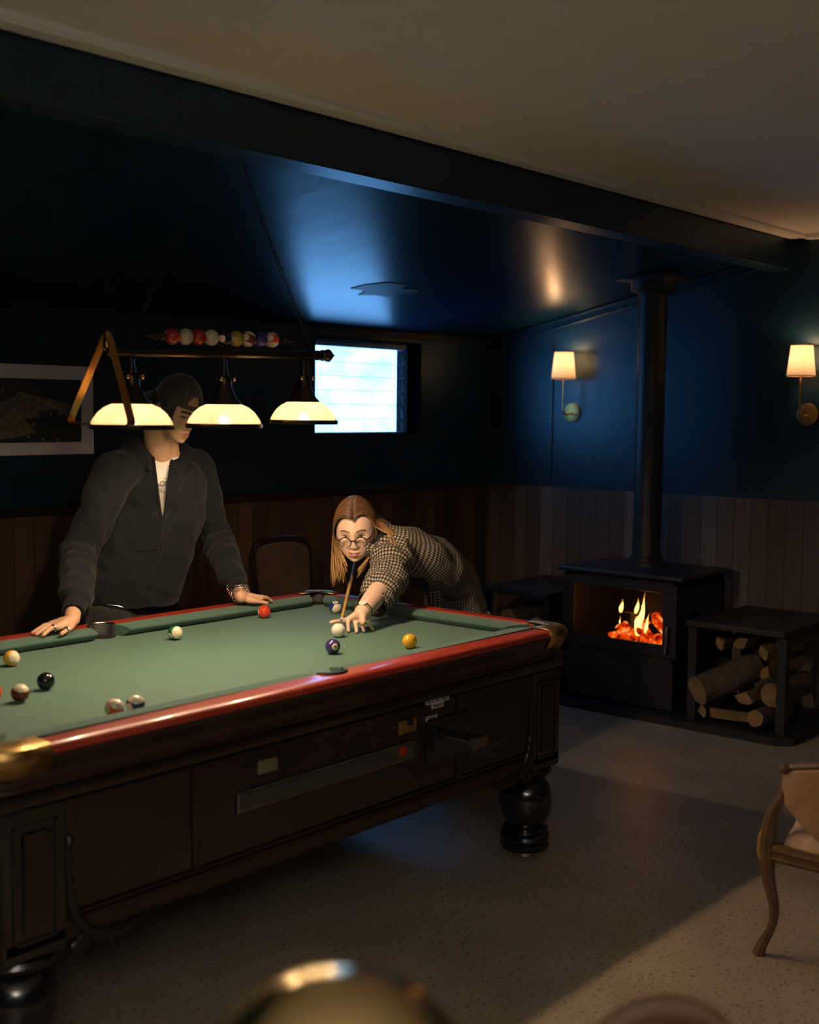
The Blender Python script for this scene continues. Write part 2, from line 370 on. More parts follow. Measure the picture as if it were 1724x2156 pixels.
# ================================================================== SETTING
XB = 6.45; YA = 4.83; XL = -1.6; YR = -2.6; ZC = 2.55; YBEAM = 2.81
def slope_z(y): return 2.283-.208*(y-3.794)
bm = B(); box(bm, XL-.1, XB+.1, YR-.1, YA+.1, -.1, 0); struct('floor', bm, M['floor'])
bm = B(); box(bm, XL-.1, XB+.1, YR-.1, YBEAM, ZC, ZC+.1); struct('ceiling', bm, M['ceil'])
bm = B(); prism(bm, [(2.80, ZC), (2.80, ZC-.022), (2.735, ZC-.022), (2.72, ZC-.012), (2.72, ZC)], XL, XB, Matrix(((0, 0, 1, 0), (1, 0, 0, 0), (0, 1, 0, 0), (0, 0, 0, 1))))
struct('trim_1', bm, M['ceil'])
bm = B(); box(bm, XB-.085, XB, YR, 2.80, ZC-.022, ZC); struct('trim_2', bm, M['ceil'])
bm = B(); box(bm, XL, XB, YBEAM, 2.94, 2.372, 2.75, bev=.004); struct('trim_3', bm, M['navy'])
TR = Matrix(((0, 0, 1, 0), (1, 0, 0, 0), (0, 1, 0, 0), (0, 0, 0, 1)))     # (a,b,c)->(x=c,y=a,z=b)
bm = B(); prism(bm, [(2.9, slope_z(2.9)), (YA+.1, slope_z(YA+.1)), (YA+.1, slope_z(YA+.1)+.08), (2.9, slope_z(2.9)+.08)], XL, XB+.1, TR)
struct('ceiling_slope', bm, M['navy_ceil'])
# window wall with opening
WX0, WX1, WZ0, WZ1 = 4.862, 5.765, 1.472, 2.005
bm = B()
box(bm, XL-.1, WX0, YA, YA+.14, 0, 2.3); box(bm, WX1, XB+.1, YA, YA+.14, 0, 2.3)
box(bm, WX0, WX1, YA, YA+.14, 0, WZ0); box(bm, WX0, WX1, YA, YA+.14, WZ1, 2.3)
struct('wall_back', bm, M['navy'])
bm = B(); box(bm, XB, XB+.12, YR-.1, YA+.1, 0, 2.75); struct('wall_right', bm, M['navy'])
# wall behind the camera with its doorway shut by an added door to stop daylight, and the left wall
DX0, DX1 = 0.2, 1.1
bm = B(); box(bm, XL-.1, DX0, YR-.12, YR, 0, 2.75); box(bm, DX1, XB+.1, YR-.12, YR, 0, 2.75); box(bm, DX0, DX1, YR-.12, YR, 2.0, 2.75)
struct('wall_front', bm, M['navy'])
bm = B(); box(bm, DX0, DX1, YR-.09, YR-.04, 0, 2.0, bev=.004); struct('door_1', bm, M['darkwood'])
bm = B(); box(bm, XL-.12, XL, YR-.1, YA+.1, 0, 2.75); struct('wall_left', bm, M['navy'])
# boards
bm = B(); box(bm, XL, XB-.02, YA-.022, YA, 0, 1.15); struct('trim_4', bm, M['planksA'])
bm = B(); box(bm, XB-.022, XB, YR, YA-.022, 0, 1.143); struct('trim_5', bm, M['planksB'])
bm = B(); box(bm, XL, XB-.025, YA-.05, YA, 1.128, 1.168, bev=.008); struct('trim_6', bm, M['darkwood'])
# mouldings where wall and slope meet
bm = B(); box(bm, XL, XB, YA-.018, YA, 2.028, 2.062, bev=.004); struct('trim_7', bm, M['trim_dark'])
sl = math.atan(.208)
bm = B()
for dz in (-.012, -.055):
    tube(bm, [(XB-.008, 2.95, slope_z(2.95)+dz), (XB-.008, YA, slope_z(YA)+dz)], .009, 8)
struct('trim_8', bm, M['navy'], True)
bm = B(); box(bm, XB-.01, XB, YA-.5, YA-.47, 1.17, 2.04); struct('trim_9', bm, M['navy'])
# window: frame, louvre channels, six glass blades
w = thing('window_1', None, None, (WX0, YA, WZ0)); w['kind'] = 'structure'; wm = local(w)
def wchild(name, bm, m, sm=False): o = obj(name, bm, m, None, sm); o.data.transform(wm); o.parent = w; return o
bm = B(); box(bm, WX0-.002, WX0+.004, YA-.01, YA+.13, WZ0, WZ1); box(bm, WX1-.03, WX1, YA-.012, YA+.13, WZ0, WZ1, bev=.003); box(bm, WX1-.1, WX1-.02, YA+.06, YA+.1, WZ0, WZ1)
box(bm, WX0, WX1, YA-.008, YA+.13, WZ1-.012, WZ1); box(bm, WX0, WX1, YA-.008, YA+.13, WZ0, WZ0+.006)
wchild('window_frame', bm, M['matte'])
bm = B(); box(bm, WX0, WX1-.10, YA+.03, YA+.07, WZ1-.045, WZ1-.012, bev=.004); box(bm, WX0, WX1-.1, YA+.02, YA+.03, WZ1-.028, WZ1-.02)
wchild('head_rail', bm, mat('grey blue aluminium', (.16, .22, .30), .35, metal=.4))
bm = B(); box(bm, WX1-.095, WX1-.075, YA+.02, YA+.09, WZ0, WZ1-.012); box(bm, WX1-.066, WX1-.058, YA+.01, YA+.09, WZ0, WZ1-.012)
for i in range(7): box(bm, WX1-.078, WX1-.072, YA+.012, YA+.022, WZ0+.02+.075*i, WZ0+.06+.075*i)
wchild('louvre_channel', bm, M['matte'])
for i in range(6):
    bm = B(); z0 = WZ0+.008+i*.079
    box(bm, WX0+.004, WX1-.1, -.003, .003, 0, .083, mtx=Matrix.Translation((0, YA+.05, z0)) @ Matrix.Rotation(math.radians(-9), 4, 'X'))
    gl_ = wchild('glass_louvre', bm, M['louvre'])
    bm = B(); box(bm, WX0+.004, WX1-.1, YA+.044, YA+.052, z0-.0012, z0+.0014); e_ = wchild('blade_edge', bm, M['bladeedge']); e_.parent = gl_
# paint patch on the slope
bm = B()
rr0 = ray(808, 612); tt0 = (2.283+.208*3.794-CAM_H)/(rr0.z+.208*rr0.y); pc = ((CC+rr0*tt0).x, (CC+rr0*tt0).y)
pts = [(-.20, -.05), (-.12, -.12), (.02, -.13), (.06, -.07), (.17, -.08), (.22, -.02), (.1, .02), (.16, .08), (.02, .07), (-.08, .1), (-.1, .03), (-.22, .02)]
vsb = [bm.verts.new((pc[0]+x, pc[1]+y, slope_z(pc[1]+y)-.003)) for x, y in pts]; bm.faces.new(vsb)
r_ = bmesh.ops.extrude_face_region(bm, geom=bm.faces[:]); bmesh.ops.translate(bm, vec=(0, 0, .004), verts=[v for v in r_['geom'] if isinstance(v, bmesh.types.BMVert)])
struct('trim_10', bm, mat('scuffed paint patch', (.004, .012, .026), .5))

# ================================================================== POOL TABLE
TX0, TX1, TY0, TY1 = 1.445, 3.790, 2.432, 3.738
CLZ, RTZ = .80, .838
INS = .088; CW = .078
T = thing('pool_table', 'long coin-operated pool table with green cloth, red mahogany rails and bulbous black legs', 'pool table', ((TX0+TX1)/2, (TY0+TY1)/2, 0))
tm = local(T)
def tch(name, bm, m, sm=False, parent=None, label=None):
    o = obj(name, bm, m, None, sm); o.data.transform(tm); o.parent = parent or T
    if label: o['label'] = label
    return o
def rrect(x0, x1, y0, y1, r, n=8):
    pts = []
    for cx, cy, a0 in ((x1-r, y0+r, -PI/2), (x1-r, y1-r, 0), (x0+r, y1-r, PI/2), (x0+r, y0+r, PI)):
        for i in range(n+1):
            a = a0+PI/2*i/n; pts.append((cx+r*math.cos(a), cy+r*math.sin(a)))
    return pts
CXM = (TX0+TX1)/2
PR = .052
ix0, ix1, iy0, iy1 = TX0+INS, TX1-INS, TY0+INS, TY1-INS
def inner_loop():
    # inner edge of the wood with pocket notches (counter clockwise)
    pts = []
    def arc(cx, cy, r, a0, a1, n=9):
        for i in range(n+1):
            a = a0+(a1-a0)*i/n; pts.append((cx+r*math.cos(a), cy+r*math.sin(a)))
    d = .012
    arc(ix0+d, iy0+d, PR, PI*.72, PI*1.78)           # lower left
    arc(CXM, iy0+.012, PR, PI*1.05, PI*1.95)
    arc(ix1-d, iy0+d, PR, PI*1.22, PI*2.28)
    arc(ix1-d, iy1-d, PR, PI*1.72, PI*2.78)
    arc(CXM, iy1-.012, PR, PI*.05, PI*.95)
    arc(ix0+d, iy1-d, PR, PI*.22, PI*1.28)
    return pts
prof = [(.030, RTZ), (.016, RTZ-.001), (.007, RTZ-.005), (.002, RTZ-.012), (0, RTZ-.021), (.002, RTZ-.034), (.009, RTZ-.047), (.016, RTZ-.058), (.021, RTZ-.070), (.022, RTZ-.088), (.028, RTZ-.092), (.028, RTZ-.106), (.04, RTZ-.112)]
def rail_band(bm, pr_):
    rings = [[bm.verts.new((x, y, z)) for x, y in rrect(TX0+off, TX1-off, TY0+off, TY1-off, .085-off)] for off, z in pr_]
    for a, b in zip(rings, rings[1:]):
        n = len(a)
        for i in range(n): bm.faces.new((a[i], b[i], b[(i+1) % n], a[(i+1) % n]))
    return rings
bm = B(); rail_band(bm, prof[4:]); tch('rail_skirt', bm, M['skirt'], True, label='lower edge of the rail with shade put into its colour')
bm = B(); rings = rail_band(bm, prof[:5])
il = inner_loop(); inn = [bm.verts.new((x, y, RTZ)) for x, y in il]; inb = [bm.verts.new((x, y, RTZ-.11)) for x, y in il]
for i in range(len(inn)): bm.faces.new((inn[i], inn[(i+1) % len(inn)], inb[(i+1) % len(inn)], inb[i]))
outl = [v.co.copy() for v in rings[0]]; allv = rings[0]+inn
for t in tessellate_polygon([outl, [Vector((x, y, RTZ)) for x, y in il][::-1]]):
    k = len(outl); ids = [i if i < k else k+(len(il)-1-(i-k)) for i in t]
    try: bm.faces.new([allv[i] for i in ids])
    except ValueError: pass
rail = tch('rail_top', bm, M['mahog'], True)
# brass caps: the same profile a little proud, on the corners that show
def corner_cap(sx, sy):
    bm = B(); n = 10; R0 = .085; off2 = -.003
    rings = []; ext = .075
    for off, z in [(.075, RTZ+.0035)]+[(o_+off2, z_+(.0035 if k < 3 else 0)) for k, (o_, z_) in enumerate(prof[:9])]:
        x1 = TX1-off if sx > 0 else TX0+off; y1 = TY1-off if sy > 0 else TY0+off
        r = max(.012, R0-off); cx, cy = x1-sx*r, y1-sy*r
        ring = [Vector((cx-sx*ext*1.0, y1, z))] + [Vector((cx+sx*r*math.sin(PI/2*i/n), cy+sy*r*math.cos(PI/2*i/n), z)) for i in range(n+1)] + [Vector((x1, cy-sy*ext, z))]
        ring[0].x = (TX1-.085-ext if sx > 0 else TX0+.085+ext); ring[-1].y = (TY1-.085-ext if sy > 0 else TY0+.085+ext)
        rings.append([bm.verts.new(p) for p in ring])
    for a, b in zip(rings, rings[1:]):
        for i in range(len(a)-1): bm.faces.new((a[i], a[i+1], b[i+1], b[i]))
    o = tch('corner_cap', bm, M['brass'], True, label='aged brass corner cap'); md = o.modifiers.new('t', 'SOLIDIFY'); md.thickness = .003; md.offset = 1
for sx in (-1, 1):
    for sy in (-1, 1): corner_cap(sx, sy)
# cloth bed
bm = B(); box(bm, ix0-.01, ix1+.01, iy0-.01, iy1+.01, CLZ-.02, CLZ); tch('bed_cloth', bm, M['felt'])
# cushions
def cushion(p0, p1, inward, e0, e1):
    p0 = Vector(p0); p1 = Vector(p1); n = Vector(inward); t = (p1-p0).normalized(); bm = B()
    prof_c = [(0, CLZ+.001), (0, RTZ), (.035, RTZ-.001), (.066, RTZ-.005), (.076, RTZ-.010), (.074, RTZ-.016), (.050, CLZ+.006), (.042, CLZ+.001)]
    rings = []
    for k in range(9):
        s = k/8; rr = []
        for w_, z in prof_c:
            a = p0+t*(e0*w_/CW); b = p1-t*(e1*w_/CW); q = a.lerp(b, s)+n*w_; rr.append(bm.verts.new((q.x, q.y, z)))
        rings.append(rr)
    for a, b in zip(rings, rings[1:]):
        for i in range(len(a)): bm.faces.new((a[i], a[(i+1) % len(a)], b[(i+1) % len(a)], b[i]))
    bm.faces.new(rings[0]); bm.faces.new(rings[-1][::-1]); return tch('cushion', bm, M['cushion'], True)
cg, mg = .058, .050
for y, n_ in ((iy0, (0, 1, 0)), (iy1, (0, -1, 0))):
    cushion((ix0+cg-.01, y, 0), (CXM-mg, y, 0), n_, .06, .018); cushion((CXM+mg, y, 0), (ix1-cg+.01, y, 0), n_, .018, .06)
cushion((ix0, iy0+cg-.01, 0), (ix0, iy1-cg+.01, 0), (1, 0, 0), .06, .06)
cushion((ix1, iy0+cg-.01, 0), (ix1, iy1-cg+.01, 0), (-1, 0, 0), .06, .06)
# pockets: black leather liner and metal lip
def pocket(cx, cy, a0, a1, lipa=None):
    bm = B(); n = 14; R1 = PR-.001
    rings = []
    for r, z in ((R1+.006, RTZ+.003), (R1, RTZ+.004), (R1-.004, RTZ-.002), (R1-.008, RTZ-.10), (R1-.010, RTZ-.13)):
        rings.append([bm.verts.new((cx+r*math.cos(a0+(a1-a0)*i/n), cy+r*math.sin(a0+(a1-a0)*i/n), z)) for i in range(n+1)])
    for a, b in zip(rings, rings[1:]):
        for i in range(n): bm.faces.new((a[i], a[i+1], b[i+1], b[i]))
    o = tch('pocket_liner', bm, M['leatherblk'], True); md = o.modifiers.new('t', 'SOLIDIFY'); md.thickness = .004
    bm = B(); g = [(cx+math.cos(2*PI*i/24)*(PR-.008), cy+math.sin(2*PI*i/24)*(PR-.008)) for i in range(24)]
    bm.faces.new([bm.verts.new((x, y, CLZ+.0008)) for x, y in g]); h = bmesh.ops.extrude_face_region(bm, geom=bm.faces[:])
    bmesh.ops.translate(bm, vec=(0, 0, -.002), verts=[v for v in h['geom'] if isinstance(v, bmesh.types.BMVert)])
    tch('pocket_dark_disc', bm, mat('painted pocket dark', (.003, .003, .003), .9))  # black disc on the cloth, painted in place of the opening's shade
    bm = B(); tube(bm, [(cx+(PR-.002)*math.cos(a0+(a1-a0)*i/n), cy+(PR-.002)*math.sin(a0+(a1-a0)*i/n), RTZ+.004) for i in range(n+1)], .0035, 6)
    tch('pocket_lip', bm, M['steel'], True)
d = .012
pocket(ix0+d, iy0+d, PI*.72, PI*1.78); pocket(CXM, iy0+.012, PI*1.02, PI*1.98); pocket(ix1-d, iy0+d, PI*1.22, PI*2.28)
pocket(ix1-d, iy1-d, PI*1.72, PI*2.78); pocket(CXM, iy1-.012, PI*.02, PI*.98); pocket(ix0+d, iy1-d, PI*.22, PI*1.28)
# cabinet
FY = TY0+.030; BZ = .345
bm = B(); box(bm, TX0+.05, TX1-.05, FY+.012, TY1-.04, BZ+.03, RTZ-.1); tch('cabinet', bm, M['darkwood'])
bm = B(); box(bm, TX0+.04, TX1-.04, FY-.004, TY1-.03, BZ, BZ+.05, bev=.012, seg=3); box(bm, TX0+.045, TX1-.045, FY+.002, TY1-.036, BZ+.055, BZ+.066, bev=.004)
tch('base_moulding', bm, M['mahog'] if False else mat('dark red brown wood', (.022, .008, .005), .35, col2=(.034, .012, .007), scale=8, stretch=(1, 8, 8), coat=.3), True)
bm = B(); box(bm, TX0+.035, TX1-.035, FY-.008, TY1-.03, RTZ-.145, RTZ-.11, bev=.008); tch('upper_moulding', bm, M['darkwood'], True)
# front panels (doors) with thin frames
for x0, x1 in ((1.66, 2.045), (2.058, 3.145), (3.16, 3.58)):
    bm = B(); box(bm, x0, x1, FY+.002, FY+.014, BZ+.07, RTZ-.15, bev=.004); tch('front_panel', bm, M['darkwood'])
M['bead'] = mat('brown bead', (.03, .013, .008), .3, coat=.3)
for x in (2.040, 3.142): bm = B(); box(bm, x, x+.022, FY-.006, FY+.01, BZ+.068, RTZ-.148, bev=.004); tch('panel_bead', bm, M['bead'], True)
# corner posts and legs
def post(x0, x1, y0, y1, faces):
    bm = B(); box(bm, x0, x1, y0, y1, BZ-.012, RTZ-.145, bev=.006)
    ys = (y0-.004, y0+.004) if y0 < 3 else (y1-.004, y1+.004)
    for a, b, c, e in ((x0+.025, x0+.035, BZ+.03, RTZ-.18), (x1-.035, x1-.025, BZ+.03, RTZ-.18), (x0+.025, x1-.025, BZ+.03, BZ+.04), (x0+.025, x1-.025, RTZ-.19, RTZ-.18)):
        box(bm, a, b, ys[0], ys[1], c, e, bev=.002)
    tch('corner_post', bm, M['blackgloss'])
    bm = B(); yy = (y0-.007, y0+.002) if y0 < 3 else (y1-.002, y1+.007)
    box(bm, x0+.052, x1-.052, yy[0], yy[1], BZ+.055, RTZ-.2, bev=.003); tch('post_panel', bm, M['darkwood'])
def leg(cx, cy):
    H = BZ-.012
    pr_ = [(.068, H), (.088, H-.003), (.094, H-.014), (.088, H-.026), (.060, H-.03), (.056, H-.038), (.068, H-.046), (.086, H-.07), (.096, H-.10), (.0985, H-.135), (.094, H-.17), (.080, H-.20), (.066, H-.216),
           (.076, H-.222), (.084, H-.228), (.084, H-.238), (.078, H-.243), (.088, H-.25), (.092, H-.262), (.088, H-.274), (.082, H-.277), (.089, H-.283), (.091, H-.293), (.086, H-.303), (.060, H-.309), (.0, H-.31)]
    bm = B(); lathe(bm, pr_, 40, Matrix.Translation((cx, cy, 0)))
    o = tch('leg', bm, M['blackgloss'], True, label='bulbous turned black leg')
    bm = B(); lathe(bm, [(.0, H-.308), (.018, H-.308), (.018, .022), (.032, .012), (.034, 0), (0, 0)], 24, Matrix.Translation((cx, cy, 0)))
    tch('foot', bm, M['chrome'], True, parent=o)
px0, px1 = TX0+.045, TX1-.045; py0, py1 = FY-.004, TY1-.036
for sx in (0, 1):
    for sy in (0, 1):
        x0 = px1-.17 if sx else px0; y0 = py1-.17 if sy else py0
        post(x0, x0+.17, y0, y0+.17, None); leg(x0+.085, y0+.085)
# carved acanthus brackets beside the posts
def bracket(x, s):
    bm = B()
    tube(bm, crom([(x+s*.004, FY+.002, BZ+.27), (x+s*.010, FY+.002, BZ+.12), (x+s*.04, FY+.002, BZ+.03), (x+s*.12, FY+.002, BZ-.012), (x+s*.23, FY+.002, BZ-.004)], 5), cromf([.006, .012, .018, .016, .006], 5), 10, round_ends=True)
    for k in range(13):
        t = k/12; c_ = crom([(x+s*.008, 0, BZ+.24), (x+s*.016, 0, BZ+.10), (x+s*.05, 0, BZ+.015), (x+s*.12, 0, BZ-.022), (x+s*.21, 0, BZ-.012)], 3)[k]
        ellipsoid(bm, (c_.x, FY-.004, c_.z), (.009, .007, .017), Matrix.Rotation(s*(.3+1.2*t), 3, 'Y'), 10, 8)
    ellipsoid(bm, (x+s*.035, FY, BZ-.02), (.03, .012, .022))
    o = remesh('carved_bracket', bm, .004, M['carved'], None, 2); o.data.transform(tm); o.parent = T
M['carved'] = mat('dark carved wood', (.012, .008, .006), .3, coat=.3)
bracket(px0+.17, 1); bracket(px1-.17, -1)
# ball return window, locks, coin slide, labels
def yf(x, y): p = at_y(x, y, FY); return p.x, p.z
def slab(name, x0, x1, z0, z1, th, m, bev=.002, parent=None, label=None, base=.002):
    bm = B(); box(bm, x0, x1, FY+base-th, FY+base+.004, z0, z1, bev=bev); return tch(name, bm, m, False, parent, label)
def fp(x, y): p = at_y(x, y, FY); return p.x, p.z
(wxa, wza), (wxb, wzb) = fp(498, 1690), fp(872, 1573)
wz_ = (wza+wzb)/2-.004
slab('ball_window_frame', wxa, wxb, wz_-.030, wz_+.030, .006, M['steel'], .003)
slab('ball_window', wxa+.008, wxb-.008, wz_-.023, wz_+.023, .009, mat('dark perspex', (.05, .045, .04), .12, coat=.5), .002)
x_, z_ = fp(563, 1612); slab('lock_plate', x_-.036, x_+.036, z_-.019, z_+.019, .006, mat('greenish brass plate', (.30, .28, .16), .35, metal=.6), .003)
x_, z_ = fp(857, 1528); lp = slab('lock_plate', x_-.040, x_+.040, z_-.022, z_+.022, .008, M['brass'], .003)
bm = B(); lathe(bm, [(.0, 0), (.011, 0), (.011, .012), (.007, .014), (0, .014)], 16, Matrix.Translation((x_+.002, FY-.006, z_+.013)) @ Matrix.Rotation(PI/2, 4, 'X')); tch('lock', bm, M['black'], True, lp)
x_, z_ = fp(845, 1581); slab('indicator', x_-.020, x_+.020, z_-.015, z_+.015, .011, M['red'], .006, label='small red indicator')
LB = []
for (xa, ya), (xb, yb), lab in (((897, 1481), (945, 1467), 'white label strip, longest'), ((909, 1488), (933, 1481), None), ((897, 1515), (920, 1509), None)):
    (x0, z0), (x1, z1) = fp(xa, ya), fp(xb, yb); zc = (z0+z1)/2; LB.append((slab('instruction_label', x0, x1, zc-.008, zc+.008, .0035, M['tape'], 0, label=lab), x0, x1, zc))
def ticks(x0, x1, z, par, n):          # lettering too small to read
    bm = B(); w_ = (x1-x0)/n
    for i in range(n):
        if random.random() < .15: continue
        h = random.uniform(.0028, .0040); box(bm, x0+w_*i, x0+w_*(i+.55), FY-.0024, FY-.0014, z-h, z+h)
    tch('lettering', bm, M['ink'], False, par)
for (pl, x0, x1, zc), n_ in zip(LB, (22, 10, 9)): ticks(x0+.006, x1-.006, zc, pl, n_)
cx_, cz_ = fp(897, 1560)
bm = B(); box(bm, cx_, cx_+.215, FY-.007, FY+.006, .49, .632, bev=.004); cp = tch('coin_plate', bm, M['blackgloss'], False)
sx_, sz_ = fp(912, 1549)
bm = B(); box(bm, sx_, sx_+.085, FY-.15, FY, sz_-.007, sz_+.007, bev=.003); box(bm, sx_+.005, sx_+.080, FY-.158, FY-.14, sz_-.020, sz_+.018, bev=.004); tch('coin_slide', bm, M['steel'], False, cp)
bm = B(); box(bm, cx_+.004, cx_+.018, FY-.03, FY, sz_-.04, sz_+.035, bev=.003); tch('coin_guide', bm, M['black'], False, cp)

# ================================================================== BALLS
BR = .0254
def ball_mat(name, col, stripe, number=True):
    m, nt, out = nt_new(name); b = N(nt, 'ShaderNodeBsdfPrincipled', Roughness=.12); L(nt, b, 'BSDF', out, 'Surface'); b.inputs['Coat Weight'].default_value = .4
    tc = N(nt, 'ShaderNodeTexCoord'); sp = N(nt, 'ShaderNodeSeparateXYZ'); L(nt, tc, 'Object', sp, 'Vector')
    cream = (.80, .70, .50, 1)
    cur = None
    if stripe:
        ab = N(nt, 'ShaderNodeMath', _operation='ABSOLUTE'); L(nt, sp, 'Z', ab, 0)
        gt = N(nt, 'ShaderNodeMath', _operation='GREATER_THAN'); gt.inputs[1].default_value = BR*.52; L(nt, ab, 0, gt, 0)
        mx = N(nt, 'ShaderNodeMix', _data_type='RGBA'); L(nt, gt, 0, mx, 'Factor'); mx.inputs[6].default_value = rgba(col); mx.inputs[7].default_value = cream; cur = (mx, 2)
    if number:
        ln = N(nt, 'ShaderNodeMath', _operation='GREATER_THAN'); ln.inputs[1].default_value = BR*.90; ab2 = N(nt, 'ShaderNodeMath', _operation='ABSOLUTE'); L(nt, sp, 'X', ab2, 0); L(nt, ab2, 0, ln, 0)
        m2 = N(nt, 'ShaderNodeMix', _data_type='RGBA'); L(nt, ln, 0, m2, 'Factor'); m2.inputs[7].default_value = cream
        if cur: nt.links.new(cur[0].outputs[cur[1]], m2.inputs[6])
        else: m2.inputs[6].default_value = rgba(col)
        cur = (m2, 2)
    if cur: nt.links.new(cur[0].outputs[cur[1]], b.inputs['Base Color'])
    else: b.inputs['Base Color'].default_value = rgba(col)
    return m
bm = B(); bmesh.ops.create_uvsphere(bm, u_segments=48, v_segments=32, radius=BR)
ball_me = bpy.data.meshes.new('billiard_ball'); bm.to_mesh(ball_me); bm.free(); ball_me.polygons.foreach_set('use_smooth', [True]*len(ball_me.polygons)); 
def ball(center, m, label, rot=(0, 0, 0), group='billiard balls lying on the green cloth', number=None, xdir=None, zdir=None, parent=None, name='billiard_ball'):
    me = ball_me.copy(); o = bpy.data.objects.new(name, me); COL.objects.link(o); me.materials.append(m)
    o.location = center
    if xdir is not None:
        z = Vector(zdir or (0, 0, 1)).normalized(); x = Vector(xdir).normalized()
        if zdir is not None: x = (x-z*x.dot(z)).normalized()
        else: z = (z-x*z.dot(x)).normalized()
        y = z.cross(x)
        o.rotation_euler = Matrix((x, y, z)).transposed().to_euler()
    else: o.rotation_euler = rot
    if parent is None: tag(o, label, 'ball', group)
    else: o.parent = parent
    if number:
        mt = Matrix.Translation((BR+.0003-.0006, 0, 0)) @ Matrix(((0, 0, 1, 0), (1, 0, 0, 0), (0, 1, 0, 0), (0, 0, 0, 1)))
        text('number', number, .015, M['ink'], mt, o, .0008)
    return o
YEL = (.80, .42, .03); RED = (.62, .055, .02); BLU = (.02, .055, .22); PUR = (.055, .03, .14); GRN = (.015, .13, .05); BLK = (.012, .012, .014); MAR = (.16, .02, .012); ORG = (.72, .10, .02); CRM = (.80, .76, .62)
def on_cloth(px, py): p = at_z(px, py, CLZ+BR); return Vector((p.x, p.y, CLZ+BR))
tocam = lambda p: (CC-p).normalized()
def bdir(p, dx, dy): q = tocam(p); return (q*math.sqrt(max(.05, 1-dx*dx-dy*dy)) + _r*dx + _u*(-dy)).normalized()
def put(px, py, m, label, n=None, nx=None, zd=None, **kw):
    p = on_cloth(px, py); return ball(p, m, label, number=n, xdir=(bdir(p, *nx) if nx else (0, 0, -1)), zdir=(bdir(p, *zd) if zd else None), **kw)
put(712, 1327, ball_mat('cue ball white', CRM, False, False), 'white cue ball touching the bridge hand fingers')
put(700.5, 1361, ball_mat('purple ball', PUR, False), 'purple ball marked 4, just in front of the cue ball', '4', (.32, .05))
put(862.5, 1350, ball_mat('yellow ball', YEL, False, False), 'plain yellow ball alone at the right end of the cloth')
put(706, 1278, ball_mat('blue stripe ball', BLU, True), 'blue and white striped ball by the far right corner pocket', '10', (0, -.82), (.45, .5))
put(556, 1288, ball_mat('red ball', RED, False), 'red ball near the far cushion below the hoodie man\'s hand', '3', (-.93, .05))
put(368.5, 1332, ball_mat('green stripe ball', GRN, True), 'green and white striped ball nearest the far middle pocket', '14', (-.75, .45), (.60, -.02))
put(24.5, 1386, ball_mat('yellow stripe ball', YEL, True, False), 'yellow and white striped ball at the left edge of the view', None, None, (.78, -.22))
put(96.5, 1434, ball_mat('black ball', BLK, False, False), 'black eight ball on the left part of the cloth')
put(42.5, 1459, ball_mat('maroon stripe ball', MAR, True, False), 'maroon and cream striped ball left of the black ball', None, (-.9, .1), (.15, -.93))
put(241, 1491, ball_mat('orange stripe ball', ORG, True), 'orange striped ball nearest the camera rail, left of the navy striped one', '13', (-.80, .3), (.40, -.83))
put(285.5, 1483, ball_mat('navy stripe ball', (.03, .03, .12), True), 'navy striped ball nearest the camera rail, right of the orange one', None, (-.6, .5), (.1, -.93))
put(-16, 1457, ball_mat('orange ball', ORG, False, False), 'orange ball just cut off by the left picture edge')

# ================================================================== LIGHT FIXTURE
FYL = 3.0
F = thing('pool_table_light', 'three-shade billiard lamp on a dark bar with a ball row and rack-shaped bronze end', 'pendant light', (2.65, FYL, 1.78)); fm = local(F)
def fch(name, bm, m, sm=True, parent=None): o = obj(name, bm, m, None, sm); o.data.transform(fm); o.parent = parent or F; return o
bar0 = Vector((2.19, FYL, 1.768)); bar1 = Vector((3.06, FYL, 1.792))
dirb = (bar1-bar0).normalized()
bm = B(); tube(bm, [bar0, bar1], .013, 16, round_ends=True); fch('bar', bm, M['fixture'])
mx1 = Matrix.Translation(bar1) @ dirb.to_track_quat('Z', 'Y').to_matrix().to_4x4()
fin = [(.013, -.03), (.017, -.028), (.017, -.018), (.012, -.014), (.012, -.006), (.019, 0), (.019, .006), (.012, .01), (.012, .014), (.020, .022), (.022, .030), (.017, .038), (.008, .043), (.005, .048), (.006, .052), (.004, .058), (0, .06)]
bm = B(); lathe(bm, fin, 20, mx1); fch('finial', bm, M['fixture'])
# ball row on its own spindle
bz = 1.828; b0 = Vector((2.416, FYL, 1.824)); b1 = Vector((2.826, FYL, 1.833)); bd = (b1-b0)/8
bm = B(); tube(bm, [b0-bd*1.8, b1+bd*1.8], .006, 10)
ft = [(.006, 0), (.013, .004), (.013, .012), (.008, .016), (.014, .024), (.014, .032), (.007, .038), (.010, .046), (.006, .055), (.003, .075), (0, .08)]
for pos, dr in ((b0-bd*.6, -1), (b1+bd*.6, 1)):
    lathe(bm, ft, 16, Matrix.Translation(pos) @ (dirb*dr).to_track_quat('Z', 'Y').to_matrix().to_4x4())
tube(bm, [b0-bd*.9, b0-bd*.9+Vector((0, 0, -.05))], .005, 8); tube(bm, [b1+bd*.9, b1+bd*.9+Vector((0, 0, -.04))], .005, 8)
fch('spindle', bm, M['fixture'])
DIM_RED = (.34, .018, .010); DIM_CRM = (.42, .42, .30)  # ball colours of the row darkened to stand in for dim light
row = [(DIM_RED, False), (DIM_CRM, False), ((.42, .03, .012), False), (DIM_CRM, False), (BLK, False), ((.40, .29, .035), False), (MAR, True), ((.04, .03, .16), False), (ORG, True)]
names = ['red', 'cream', 'red', 'cream', 'black', 'yellow', 'maroon', 'navy', 'orange']
rowm = {}
